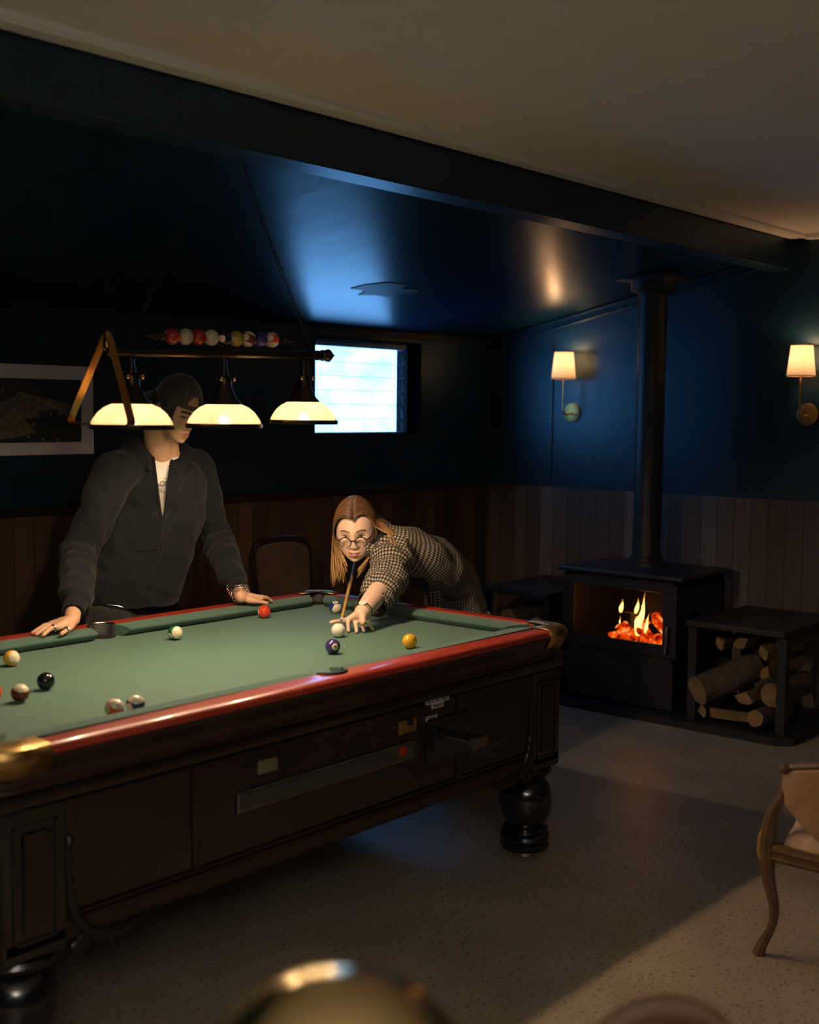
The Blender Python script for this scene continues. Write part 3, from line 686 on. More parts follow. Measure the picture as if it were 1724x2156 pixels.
for i, ((c, st), nm) in enumerate(zip(row, names)):
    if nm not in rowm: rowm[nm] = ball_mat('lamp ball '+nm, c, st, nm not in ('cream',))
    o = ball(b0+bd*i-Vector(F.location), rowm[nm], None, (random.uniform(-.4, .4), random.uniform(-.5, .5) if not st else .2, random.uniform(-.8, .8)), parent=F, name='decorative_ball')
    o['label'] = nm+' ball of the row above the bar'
# rack-shaped end bracket (flat band triangle across the bar)
XR = 2.19
apex = Vector((XR, FYL+.01, 1.83)); far = Vector((XR, FYL+.206, 1.560)); near = Vector((XR, FYL-.105, 1.555))
def band_path():
    pts = []; cs = [apex, far, near]
    for i in range(3):
        a, b, c = cs[i-1], cs[i], cs[(i+1) % 3]; r = .028
        p = b+(a-b).normalized()*r; q = b+(c-b).normalized()*r
        pts += [p*(1-t)**2+b*2*t*(1-t)+q*t*t for t in (0, .2, .4, .6, .8, 1)]
    return pts
pp = band_path(); bm = B(); cen = (apex+far+near)/3; th = .006; hw = .0125
rr = []
for p in pp:
    dr = (p-cen).normalized(); rr.append([bm.verts.new(p+Vector((sx*hw, 0, 0))+dr*(th/2*so)) for sx, so in ((-1, -1), (1, -1), (1, 1), (-1, 1))])
for i in range(len(rr)):
    a, b = rr[i], rr[(i+1) % len(rr)]
    for k in range(4): bm.faces.new((a[k], a[(k+1) % 4], b[(k+1) % 4], b[k]))
fch('rack_bracket', bm, M['bronze'], False)
bm = B(); tube(bm, [apex+Vector((0, 0, -.01)), apex+Vector((0, 0, -.045)), bar0+Vector((.01, 0, 0))], [.010, .016, .012], 10, round_ends=True); fch('bracket_hub', bm, M['bronze'])
# three shades
for i, (cx, rz, R_) in enumerate(((2.266, 1.553, .122), (2.622, 1.555, .119), (2.973, 1.567, .114))):
    c = Vector((cx, FYL, rz)); mt = Matrix.Translation(c)
    bm = B(); prf = [(R_-.003, .003), (R_*.965, .012), (R_*.90, .026), (R_*.80, .042), (R_*.66, .056), (R_*.52, .064), (R_*.45, .067)]
    prf2 = [(r-.004, z-.001) for r, z in prf]
    lathe(bm, prf+prf2[::-1]+[prf[0]], 56, mt, cap=False); sh = fch('lamp_shade', bm, M['alabaster'])
    bm = B(); lathe(bm, [(R_-.006, .006), (R_+.001, .006), (R_+.002, -.003), (R_, -.0085), (R_-.005, -.0085), (R_-.006, .006)], 56, mt, cap=False); fch('rim', bm, M['fixture'])
    bm = B(); lathe(bm, [(R_*.47, .065), (R_*.46, .070), (R_*.36, .082), (R_*.28, .098), (.026, .116), (.024, .120), (.024, .150), (.020, .154), (.013, .156), (.013, .175), (0, .176)], 40, mt, cap=False)
    fch('shade_cap', bm, M['fixture'])
    bm = B(); lathe(bm, [(0, .0305), (.010, .0305), (.012, .036), (.012, .09), (0, .091)], 20, mt); fch('bulb_socket', bm, M['fixture'])
    zt = bar0.z+(cx-bar0.x)*(bar1.z-bar0.z)/(bar1.x-bar0.x)
    bm = B(); tube(bm, [c+Vector((0, 0, .165)), (cx, FYL, zt)], .009, 12)
    fch('stem', bm, M['fixture'])
    for s in (-1, 1):
        bm = B(); tube(bm, [c+Vector((s*.024, -.01, .14)), (cx+s*.024, FYL-.01, zt-.03), (cx+s*.01, FYL, zt-.008)], .0028, 6); fch('stay', bm, M['fixture'])
        bm = B(); ellipsoid(bm, c+Vector((s*.026, -.018, .146)), (.006, .006, .008), None, 10, 8); fch('thumb_screw', bm, M['brassd'])
    bm = B(); cpts = crom([c+Vector((-.012, -.012, .22)), c+Vector((-.040, -.02, .17)), c+Vector((-.055, -.02, .12)), c+Vector((-.085, -.02, .095))], 8)
    if i == 2: tube(bm, cpts, .003, 6); fch('cord', bm, M['fixture'])
    bm = B(); lathe(bm, [(0, -.008), (.010, -.006), (.017, .001), (.019, .009), (.015, .019), (.009, .027), (.008, .030), (0, .031)], 24, mt); fch('bulb', bm, M['bulb'])
# chains and canopy
can = at_y(480, 302, 3.0)
bm = B(); cz = slope_z(3.02)
box(bm, 2.545, 2.755, 2.955, 3.085, -.024, 0, bev=.006, mtx=Matrix.Translation((0, 0, cz-.0)) )
C_ = fch('ceiling_canopy', bm, M['black'], False)
def chain(p0, p1, sag, name='chain'):
    bm = B(); n = int((p0-p1).length/.021); pts = [p0.lerp(p1, k/n)-Vector((0, 0, sag*math.sin(PI*k/n))) for k in range(n+1)]
    for k in range(n):
        a, b = pts[k], pts[k+1]; dv = b-a; m_ = (a+b)/2; t = dv.normalized(); s1, s2 = frame_at(t)
        s = s1 if k % 2 else s2; h = dv.length*.66
        loop = [m_+t*(h*math.cos(q*PI/5))+s*(.0065*math.sin(q*PI/5)) for q in range(11)]
        tube(bm, loop, .0016, 5, cap=False)
    fch(name, bm, M['black'])
chain(Vector((2.70, 3.02, cz-.025)), Vector((3.02, FYL, bar1.z+.012)), .02)
chain(Vector((2.60, 3.02, cz-.025)), Vector((2.25, FYL, bar0.z+.014)), .02)
for x in (2.60, 2.70): bm = B(); tube(bm, [(x, 3.02, cz), (x, 3.02, cz-.027)], [.004, .007], 8, round_ends=True); fch('canopy_hook', bm, M['chrome'])

# ================================================================== SCONCES
def sconce(name, y, z, x=XB, face=-1, label='', group=None, lamp=SCONCE_W):
    t = thing(name, label, 'wall lamp', (x, y, z), 0, group); A = .105*face
    def c(n, bm, m, sm=True): o = obj(n, bm, m, t, sm); return o
    bm = B(); lathe(bm, [(0, 0), (.058, 0), (.060, .004), (.058, .009), (.046, .011), (.02, .013), (0, .014)], 36, Matrix.Rotation(PI/2*face, 4, 'Y')); c('backplate', bm, M['brass'])
    bm = B(); tube(bm, crom([(0, 0, 0), (A*.55, 0, -.012), (A*.93, 0, .0), (A, 0, .04), (A, 0, .21)], 7), .0055, 10); c('arm', bm, M['brass'])
    bm = B(); pf = [(.074, .202), (.056, .364)]; pf2 = [(.055, .364), (.073, .202)]
    lathe(bm, pf+pf2+[pf[0]], 48, Matrix.Translation((A, 0, 0)), cap=False); c('lamp_shade', bm, M['linen'])
    bm = B(); lathe(bm, [(.0575, .366), (.0575, .361), (.0545, .361), (.0545, .366), (.0575, .366)], 48, Matrix.Translation((A, 0, 0)), cap=False); c('top_trim', bm, M['suede']); bm = B()
    lathe(bm, [(.0752, .205), (.0757, .200), (.0722, .200), (.0722, .205), (.0752, .205)], 48, Matrix.Translation((A, 0, 0)), cap=False); c('bottom_trim', bm, M['suede'])
    bm = B(); lathe(bm, [(0, .20), (.012, .20), (.012, .25), (0, .252)], 16, Matrix.Translation((A, 0, 0))); c('socket', bm, M['brass'])
    bm = B(); lathe(bm, [(0, .25), (.010, .255), (.016, .28), (.014, .305), (.006, .325), (0, .33)], 16, Matrix.Translation((A, 0, 0))); c('bulb', bm, M['bulb2'])
    ld = bpy.data.lights.new('bulb_light', 'POINT'); ld.energy = lamp; ld.color = (1.0, .54, .25); ld.shadow_soft_size = .02
    lo = bpy.data.objects.new('bulb_light', ld); COL.objects.link(lo); lo.location = (A, 0, .345); lo.parent = t
    return t
sconce('wall_sconce', 4.188, 1.604, label='brass wall lamp with linen shade left of the black flue', group='brass wall lamps on the right wall')
sconce('wall_sconce', 2.705, 1.607, label='brass wall lamp with linen shade at the right edge of the view', group='brass wall lamps on the right wall')

# ================================================================== STOVE
HX = 5.68
bm = B(); prism(bm, [(HX, 4.35), (HX, 2.50), (HX+.06, 2.42), (XB-.03, 2.42), (XB-.03, 4.35)], 0, .04)
h = obj('hearth', bm, M['stove'], None); tag(h, 'low black hearth slab under the stove and the log racks', 'hearth'); 
SX = 5.75; SY0, SY1 = 3.045, 3.815; STZ = .762
ST = thing('wood_stove', 'black freestanding wood stove with a lit glass door', 'stove', (6.0, 3.43, .04)); sm_ = local(ST)
def sch(name, bm, m, sm=False, parent=None, label=None):
    o = obj(name, bm, m, None, sm); o.data.transform(sm_); o.parent = parent or ST
    if label: o['label'] = label
    return o
gy0, gy1, gz0, gz1 = 3.158, 3.705, .398, .672     # door glass
bx0 = SX+.03; by0, by1 = SY0+.035, SY1-.035; bx1 = 6.30
bm = B()   # hollow firebox shell with front opening
box(bm, bx0, bx1, by0, by0+.03, .30, .725); box(bm, bx0, bx1, by1-.03, by1, .30, .725); box(bm, bx1-.03, bx1, by0, by1, .30, .725)
box(bm, bx0, bx1, by0, by1, .695, .725); box(bm, bx0, bx1, by0, by1, .30, .36)
sch('firebox', bm, M['stove'])
bm = B(); box(bm, SX+.05, bx1-.03, by0+.045, by1-.045, .04, .30); box(bm, SX+.025, SX+.045, by0+.02, by1-.02, .05, .30, bev=.004); sch('pedestal', bm, M['stove'])
bm = B(); box(bm, SX, bx1+.02, SY0, SY1, .735, .765, bev=.013, seg=3); sch('top_plate', bm, M['stove'], True)
bm = B(); box(bm, SX+.012, SX+.03, by0, by1, gz1, .715, bev=.003); box(bm, SX+.012, SX+.03, by0, by1, .33, gz0, bev=.003)
box(bm, SX+.012, SX+.03, by0, gy0, gz0, gz1); box(bm, SX+.012, SX+.03, gy1, by1, gz0, gz1); dr_ = sch('door', bm, M['stove'])
bm = B(); box(bm, SX+.019, SX+.024, gy0-.005, gy1+.005, gz0-.005, gz1+.005); sch('door_glass', bm, M['stoveglass'], False, dr_)
bm = B(); tube(bm, crom([(SX+.012, SY0+.075, .50), (SX-.02, SY0+.072, .49), (SX-.025, SY0+.072, .43), (SX-.02, SY0+.08, .36)], 6), .007, 10); sch('handle', bm, M['chrome'], True, dr_)
# embers, logs and flames
def ember_mat():
    m, nt, out = nt_new('glowing embers'); tc = N(nt, 'ShaderNodeTexCoord'); n = N(nt, 'ShaderNodeTexNoise', Scale=22.0, Detail=5.0); L(nt, tc, 'Object', n, 'Vector')
    r = ramp(nt, [(.34, (.03, .0015, 0)), (.46, (.55, .02, .0)), (.58, (1.0, .16, .015)), (.72, (1.0, .55, .16))]); L(nt, n, 'Fac', r, 'Fac')
    e = N(nt, 'ShaderNodeEmission', Strength=1.5); L(nt, r, 'Color', e, 'Color'); L(nt, e, 0, out, 'Surface'); return m
M['ember'] = ember_mat()
bm = B(); rnd = random.Random(3)
for k in range(70):
    y = rnd.uniform(gy0+.01, gy1-.14); x = rnd.uniform(SX+.06, SX+.30); hgt = .045+.06*math.exp(-((y-3.36)/.13)**2)
    s = rnd.uniform(.014, .032); ellipsoid(bm, (x, y, .36+rnd.uniform(0, hgt)), (s, s*1.3, s*.8), Euler((rnd.random()*3, rnd.random()*3, 0)).to_matrix(), 8, 6)
em = sch('ember_bed', bm, M['ember'], True); em['kind'] = 'stuff'
def firelog(a, b, r, m):
    bm = B(); tube(bm, [a, (Vector(a)+Vector(b))/2+Vector((0, 0, .004)), b], [r, r*1.08, r*.95], 9); return sch('burning_log', bm, m, False)
firelog((SX+.10, 3.60, .385), (SX+.24, 3.38, .41), .03, M['charred'])
firelog((SX+.12, 3.22, .40), (SX+.20, 3.30, .52), .028, M['ember']); firelog((SX+.08, 3.17, .38), (SX+.14, 3.30, .47), .018, M['charred'])
bm = B(); box(bm, SX+.14, SX+.20, 3.425, 3.49, .43, .52, bev=.008); sch('burning_log', bm, M['charred'])
def flame_mat():
    m, nt, out = nt_new('flame'); tc = N(nt, 'ShaderNodeTexCoord'); sp = N(nt, 'ShaderNodeSeparateXYZ'); L(nt, tc, 'Generated', sp, 'Vector')
    r = ramp(nt, [(0, (1, .45, .08)), (.35, (1, .75, .25)), (.75, (1, .60, .14)), (1, (1, .28, .03))]); L(nt, sp, 'Z', r, 'Fac')
    e = N(nt, 'ShaderNodeEmission', Strength=3.2); L(nt, r, 'Color', e, 'Color'); L(nt, e, 0, out, 'Surface'); return m
M['flame'] = flame_mat()
def flame(y, z, h_, w_, lean, x=SX+.16, ph=0.0):
    bm = B(); n = 12; pts = []; rs = []
    for k in range(n+1):
        t = k/n; pts.append(Vector((x, y+lean*t+.35*w_*math.sin(ph+t*5.5)*t, z+h_*t))); rs.append(w_*max(.04, (math.sin(PI*min(1, t*.9+.12))**1.0)*(1-t)**.7*1.25))
    tube(bm, pts, rs, 8, flat=.5, up=Vector((1, 0, 0))); sch('flame', bm, M['flame'], True)
flame(3.498, .515, .075, .014, -.010, ph=1.0); flame(3.497, .45, .045, .010, .0, ph=2)
flame(3.39, .40, .17, .024, -.018, ph=.5); flame(3.405, .52, .085, .013, -.02, ph=2.2); flame(3.375, .45, .19, .014, -.03, ph=3.2)
flame(3.40, .46, .05, .010, 0, ph=1); flame(3.345, .42, .11, .011, -.025, ph=4)
flame(3.31, .37, .05, .020, -.01, x=SX+.10, ph=2); flame(3.26, .375, .045, .018, .02, x=SX+.09, ph=3); flame(3.19, .38, .06, .020, .0, x=SX+.08, ph=1); flame(3.165, .37, .05, .014, .0, x=SX+.07, ph=0)
ld = bpy.data.lights.new('fire_light', 'POINT'); ld.energy = 1.3; ld.color = (1, .32, .07); ld.shadow_soft_size = .06
lo = bpy.data.objects.new('fire_light', ld); COL.objects.link(lo); lo.location = (SX+.22, 3.38, .56); lo.parent = ST; lo.matrix_parent_inverse = sm_
# flue pipe: part of the stove
FX, FYc, FR = 6.10, 3.455, .078
bm = B(); lathe(bm, [(.0, .765), (.112, .765), (.112, .785), (.09, .79), (.09, .815), (FR, .82), (FR, slope_z(FYc)+.0), (0, slope_z(FYc))], 40, Matrix.Translation((FX, FYc, 0)))
fl_ = sch('flue_pipe', bm, M['stove'], True, label='tall black flue pipe')
bm = B()
for k in range(60):
    for a in (-2.5, -2.9): ellipsoid(bm, (FX+FR*math.cos(a), FYc+FR*math.sin(a), .95+k*.021), (.003, .003, .004), None, 6, 4)
pf_ = sch('perforation', bm, mat('grey perforation', (.1, .1, .1), .4), True, fl_); pf_['kind'] = 'stuff'
bm = B(); box(bm, FX-.15, FX+.15, FYc-.15, FYc+.15, -.02, .01, bev=.004, mtx=Matrix.Translation((0, 0, slope_z(FYc)-.012)) )
lathe(bm, [(FR, 0), (.12, .02), (.12, .07), (FR, .07)], 32, Matrix.Translation((FX, FYc, slope_z(FYc)-.1)), cap=False)
sch('ceiling_flange', bm, M['stove'], True, fl_)

# log racks beside the stove
def rack(y0, y1, ztop, label):
    t = thing('log_rack', label, 'log rack', (6.0, (y0+y1)/2, .04)); mm = local(t)
    bm = B(); box(bm, SX-.03, XB-.04, y0, y1, ztop-.03, ztop, bev=.004); o = obj('top_shelf', bm, M['stove']); o.data.transform(mm); o.parent = t
    for x in (SX, XB-.09):
        for y in (y0+.0, y1-.045):
            bm = B(); box(bm, x, x+.045, y, y+.045, .04, ztop-.03); o = obj('post', bm, M['stove']); o.data.transform(mm); o.parent = t
    return t
RZ = .555
rack(2.475, 3.00, RZ, 'black steel log rack right of the stove, stacked with split firewood')
rack(3.86, 4.33, .60, 'black steel log rack left of the stove, behind the pool table corner')
def log(a, b, r, label, kind='round', seed=0, group='firewood stored right of the stove'):
    rn = random.Random(seed); bm = B(); a = Vector(a); b = Vector(b); t = (b-a); 
    if kind == 'round': sec = [(math.cos(i*PI/7)*rn.uniform(.92, 1.05), math.sin(i*PI/7)*rn.uniform(.92, 1.05)) for i in range(14)]
    else:
        sec = [(0, 0), (1.15, -.2)]+[(1.15*math.cos(q), 1.15*math.sin(q)) for q in (.15, .45, .75, 1.05, 1.35)]+[(-.15, 1.1)]
        sec = [(x-.45, y-.45) for x, y in sec]
    s1, s2 = frame_at(t); rings = []; rot = rn.random()*6
    for k in range(7):
        c = a.lerp(b, k/6)+s1*rn.uniform(-.003, .003)
        rings.append([bm.verts.new(c+(s1*(x*math.cos(rot)-y*math.sin(rot))+s2*(x*math.sin(rot)+y*math.cos(rot)))*r*rn.uniform(.96, 1.04)) for x, y in sec])
    n = len(sec)
    for p, q in zip(rings, rings[1:]):
        for i in range(n): bm.faces.new((p[i], p[(i+1) % n], q[(i+1) % n], q[i]))
    f0 = bm.faces.new(rings[0][::-1]); f1 = bm.faces.new(rings[-1])
    bm.faces.ensure_lookup_table(); cap_idx = {f0.index, f1.index}; bm.faces.index_update(); caps = {f0.index, f1.index}
    fl = []
    if kind != 'round': fl = [f.index for f in bm.faces if f.index not in caps and (f.index % n) in (0, n-1)]
    me = bpy.data.meshes.new('firewood_log'); bmesh.ops.recalc_face_normals(bm, faces=bm.faces); bm.to_mesh(me); bm.free()
    me.materials.append(M['bark']); me.materials.append(M['cutwood'])
    for i in list(caps)+fl: me.polygons[i].material_index = 1
    o = bpy.data.objects.new('firewood_log', me); COL.objects.link(o); tag(o, label, 'log', group); return o
x0, x1 = 5.74, 6.22
log((5.72, 2.93, .20), (6.04, 2.77, .30), .078, 'thick round log whose end juts out beside the stove', 'round', 1)
log((5.78, 2.93, .085), (6.20, 2.95, .085), .04, 'short split log standing under the thick round log', 'split', 2)
log((5.77, 2.87, .09), (5.80, 2.66, .09), .045, 'long pale split log lying along the front of the hearth', 'split', 3)
log((5.70, 2.60, .115), (6.12, 2.62, .09), .042, 'small round log lowest at the front right of the rack', 'round', 4)
log((5.82, 2.72, .175), (6.25, 2.74, .165), .055, 'dark split log in the middle of the right rack', 'split', 5)
log((5.84, 2.58, .21), (6.26, 2.58, .21), .060, 'dark round log second row by the rack post', 'round', 6)
log((5.86, 2.63, .31), (6.26, 2.62, .31), .045, 'orange faced split log halfway up by the rack post', 'split', 7)
log((5.86, 2.77, .445), (6.26, 2.76, .45), .052, 'upper left split log with pale end in the right rack', 'split', 8)
log((5.86, 2.64, .41), (6.26, 2.62, .425), .045, 'upper right split log below the rack shelf', 'split', 9)
log((5.90, 2.56, .47), (6.28, 2.56, .47), .035, 'topmost thin round log under the rack shelf', 'round', 10)
log((5.90, 2.90, .42), (6.28, 2.92, .40), .040, 'dark log leaning between the thick log and the pile', 'split', 12)
GL = 'firewood stored left of the stove'
log((5.78, 4.16, .40), (6.22, 4.10, .40), .075, 'largest round log under the left rack shelf', 'round', 20, GL)
log((5.76, 3.955, .43), (6.20, 3.96, .43), .046, 'split log with pale end closest to the stove in the left rack', 'split', 21, GL)
log((5.80, 4.24, .25), (6.24, 4.22, .25), .06, 'round log under the largest one in the left rack', 'round', 22, GL)
log((5.80, 4.02, .27), (6.24, 4.02, .27), .055, 'split log in the middle row of the left rack', 'split', 23, GL)
log((5.80, 4.18, .115), (6.24, 4.18, .115), .065, 'round log lowest in the left rack on the wall side', 'round', 24, GL)
log((5.80, 3.98, .115), (6.24, 3.98, .115), .065, 'round log lowest in the left rack next to the stove', 'round', 25, GL)
bm = B(); tube(bm, crom([(5.66, 2.63, .30), (5.665, 2.62, .2), (5.67, 2.615, .14)], 5), .004, 6); o = obj('poker', bm, M['steel'], None, True); 
bpy.data.objects.remove(o)

# ================================================================== PICTURE
bm = B(); px0_, px1_, pz0, pz1 = 2.55, 3.418, 1.395, 1.791
P = thing('framed_print', 'white matted aerial coastline photograph hanging on the dark back wall', 'picture', ((px0_+px1_)/2, YA, pz0)); pm = local(P)
def pch(name, bm, m, sm=False): o = obj(name, bm, m, None, sm); o.data.transform(pm); o.parent = P; return o
box(bm, px0_, px1_, YA-.022, YA, pz0, pz1, bev=.002); pch('mat_board', bm, M['paper'])
ax0, ax1, az0, az1 = px0_+.065, px1_-.068, pz0+.055, pz1-.062
bm = B(); box(bm, ax0, ax1, YA-.0235, YA-.021, az0, az1); pch('photograph', bm, mat('dark sea', (.03, .034, .033), .5, col2=(.04, .045, .042), scale=20))
W_, H_ = ax1-ax0, az1-az0
def patch(name, pts, m, d_):
    bm = B(); q = [(ax0+W_*x, az0+H_*z) for x, z in pts]
    fr = [bm.verts.new((x, YA-.0238-d_, z)) for x, z in q]; bk = [bm.verts.new((x, YA-.0232, z)) for x, z in q]
    for tr in tessellate_polygon([[Vector((x, z, 0)) for x, z in q]]): bm.faces.new([fr[i] for i in tr])
    for i in range(len(q)): bm.faces.new((fr[i], fr[(i+1) % len(q)], bk[(i+1) % len(q)], bk[i]))
    return pch(name, bm, m)
def jag(pts, amp, n=5, seed=1):
    rn = random.Random(seed); out = []
    for i in range(len(pts)):
        a, b = pts[i], pts[(i+1) % len(pts)]
        for k in range(n): t = k/n; out.append((min(1, max(0, a[0]+(b[0]-a[0])*t+rn.uniform(-amp, amp))), min(1, max(0, a[1]+(b[1]-a[1])*t+rn.uniform(-amp, amp))))) 
    return out
land = mat('sandy land', (.17, .11, .055), .8, col2=(.30, .21, .12), scale=40); town = mat('grey hillside town', (.09, .07, .065), .8, col2=(.28, .22, .19), scale=120, detail=6)
patch('land_area', jag([(0, .40), (.3, .55), (.45, .60), (.58, .80), (.70, .72), (.80, .66), (.93, .60), (.90, .50), (.78, .53), (.68, .48), (.72, .40), (.60, .38), (.66, .25), (.70, .15), (.55, .10), (.45, .05), (.2, 0), (0, 0)], .012, 4, 2), land, .0002)
patch('town_area', jag([(0, .45), (.2, .5), (.40, .58), (.55, .74), (.62, .70), (.75, .62), (.60, .56), (.45, .50), (.50, .42), (.40, .35), (.2, .38), (0, .25)], .012, 4, 3), town, .0005)
patch('headland', jag([(0, .97), (.3, .97), (.55, .93), (.66, .86), (.5, .78), (.38, .68), (.2, .60), (0, .62)], .012, 4, 4), mat('dark hill', (.055, .045, .04), .8, col2=(.11, .09, .085), scale=60), .0007)
M['jetty'] = mat('pale jetty', (.30, .27, .25), .8)
for x, z in [(.74+.018*k, .62-.0018*k*k-.005*k) for k in range(12)]+[(.78, .47), (.84, .47), (.66, .30), (.55, .12), (.62, .10), (.72, .06), (.82, .05)]:
    bm = B(); box(bm, ax0+W_*x, ax0+W_*(x+.014), YA-.0246, YA-.0232, az0+H_*(z-.035), az0+H_*(z+.010)); pch('jetty', bm, M['jetty'])

# ================================================================== CHAIRS
def cabriole(pts, r0, r1): return crom(pts, 8), None
def fluted_leg(bm, pts, rads, seg=20):
    pts = crom(pts, 7); rads = cromf(rads, 7); rings = tube(bm, pts, rads, seg)
    for r in rings:
        c = sum((v.co for v in r), Vector())/len(r)
        for k, v in enumerate(r):
            if k % 4 == 0: v.co = c+(v.co-c)*.84
# armchair at the right edge (front left leg, side arm, seat)
A = thing('carved_chair', 'carved wooden chair with brown upholstered back, facing the stove, at the right edge', 'chair', (3.75, 1.25, 0)); am = local(A)
def ach(name, bm, m, sm=True, parent=None): o = obj(name, bm, m, None, sm); o.data.transform(am); o.parent = parent or A; return o
fx, fy = 3.44, 1.50
legs = [(fx, fy, 0, 1), (fx, .96, 0, -1), (fx+.52, 1.44, 1, 1), (fx+.52, 1.02, 1, -1)]
for lx, ly, back, s in legs:
    bm = B()
    if not back:
        fluted_leg(bm, [(lx-.012, ly+s*.030, .0), (lx-.008, ly+s*.022, .03), (lx-.004, ly-s*.004, .09), (lx, ly-s*.010, .15), (lx, ly+s*.010, .23), (lx, ly+s*.018, .285), (lx, ly+s*.020, .34), (lx, ly+s*.014, .40), (lx, ly+s*.004, .44), (lx, ly-s*.02, .49), (lx+.004, ly-s*.026, .54), (lx+.01, ly-s*.03, .575)],
                   [.019, .016, .013, .015, .019, .023, .025, .021, .019, .013, .010, .010])
        ach('leg', bm, M['chairwood'])
        bm = B(); tube(bm, [(lx-.008, ly+s*(dy+.010), dz) for dy, dz in ((.020, .385), (.026, .36), (.029, .345), (.026, .333), (.031, .32), (.027, .308), (.026, .29))], [.004, .009, .006, .009, .006, .009, .004], 10, round_ends=True)
        ach('carved_ornament', bm, mat('worn gilt', (.42, .24, .07), .5, metal=.3))
    else:
        fluted_leg(bm, [(lx+.05, ly, 0), (lx+.02, ly, .12), (lx, ly, .28), (lx, ly, .33), (lx, ly, .35)], [.014, .016, .021, .020, .016]); ach('leg', bm, M['chairwood'])
bm = B(); box(bm, fx-.015, fx+.02, .98, fy+.0, .292, .345, bev=.007, seg=2); box(bm, fx-.021, fx-.01, .98, fy, .300, .308, bev=.003); box(bm, fx-.021, fx-.01, .98, fy, .325, .333, bev=.003)
box(bm, fx, fx+.52, fy-.045, fy-.01, .292, .345, bev=.007); box(bm, fx, fx+.52, .97, 1.005, .292, .345, bev=.007); box(bm, fx+.5, fx+.535, 1.0, 1.46, .292, .345, bev=.007); ach('seat_rail', bm, M['chairwood'])
bm = B(); ellipsoid(bm, (fx+.26, 1.235, .345), (.275, .265, .085)); vs = bm.verts[:]
for v in vs:
    if v.co.z < .345: v.co.z = .345-(.345-v.co.z)*.1
    for ax, c_, h_ in ((0, fx+.26, .262), (1, 1.235, .245)):
        q = (v.co[ax]-c_)/h_; v.co[ax] = c_+h_*max(-1, min(1, q*1.28))
ach('seat_cushion', bm, M['seatpink'])
bm = B()
for k in range(46): ellipsoid(bm, (fx-.017, .985+k*.011, .350), (.003, .004, .004), None, 6, 4)
ach('nail_trim', bm, M['brassd'])
# upholstered curved back and arms
bm = B(); rings = []
path = crom([(fx+.012, 1.472, 0), (fx-.010, 1.36, 0), (fx-.018, 1.235, 0), (fx-.010, 1.11, 0), (fx+.012, .998, 0)], 6)
n = len(path)
for i, p in enumerate(path):
    t = i/(n-1); top = .572+.045*math.sin(PI*t); bot = .475-.115*math.sin(PI*t)
    tt = (path[min(n-1, i+1)]-path[max(0, i-1)]).normalized(); nn = Vector((tt.y, -tt.x, 0))
    rings.append([bm.verts.new(p+nn*o_+Vector((0, 0, z_))) for o_, z_ in ((.016, bot), (.022, (top+bot)/2), (.016, top-.012), (0, top), (-.016, top-.012), (-.024, (top+bot)/2), (-.016, bot))])
for a, b in zip(rings, rings[1:]):
    for k in range(7): bm.faces.new((a[k], a[(k+1) % 7], b[(k+1) % 7], b[k]))
bm.faces.new(rings[0]); bm.faces.new(rings[-1][::-1]); ach('upholstered_back', bm, M['suede'])
bm = B(); tp = []
for i, p in enumerate(path): t = i/(n-1); tp.append(p+Vector((0, 0, .575+.045*math.sin(PI*t))))
tube(bm, tp, .012, 10, round_ends=True); ellipsoid(bm, tp[0]+Vector((-.012, 0, 0)), (.02, .016, .016)); ellipsoid(bm, tp[-1]+Vector((-.012, 0, 0)), (.02, .016, .016)); ach('top_rail', bm, M['chairwood'])

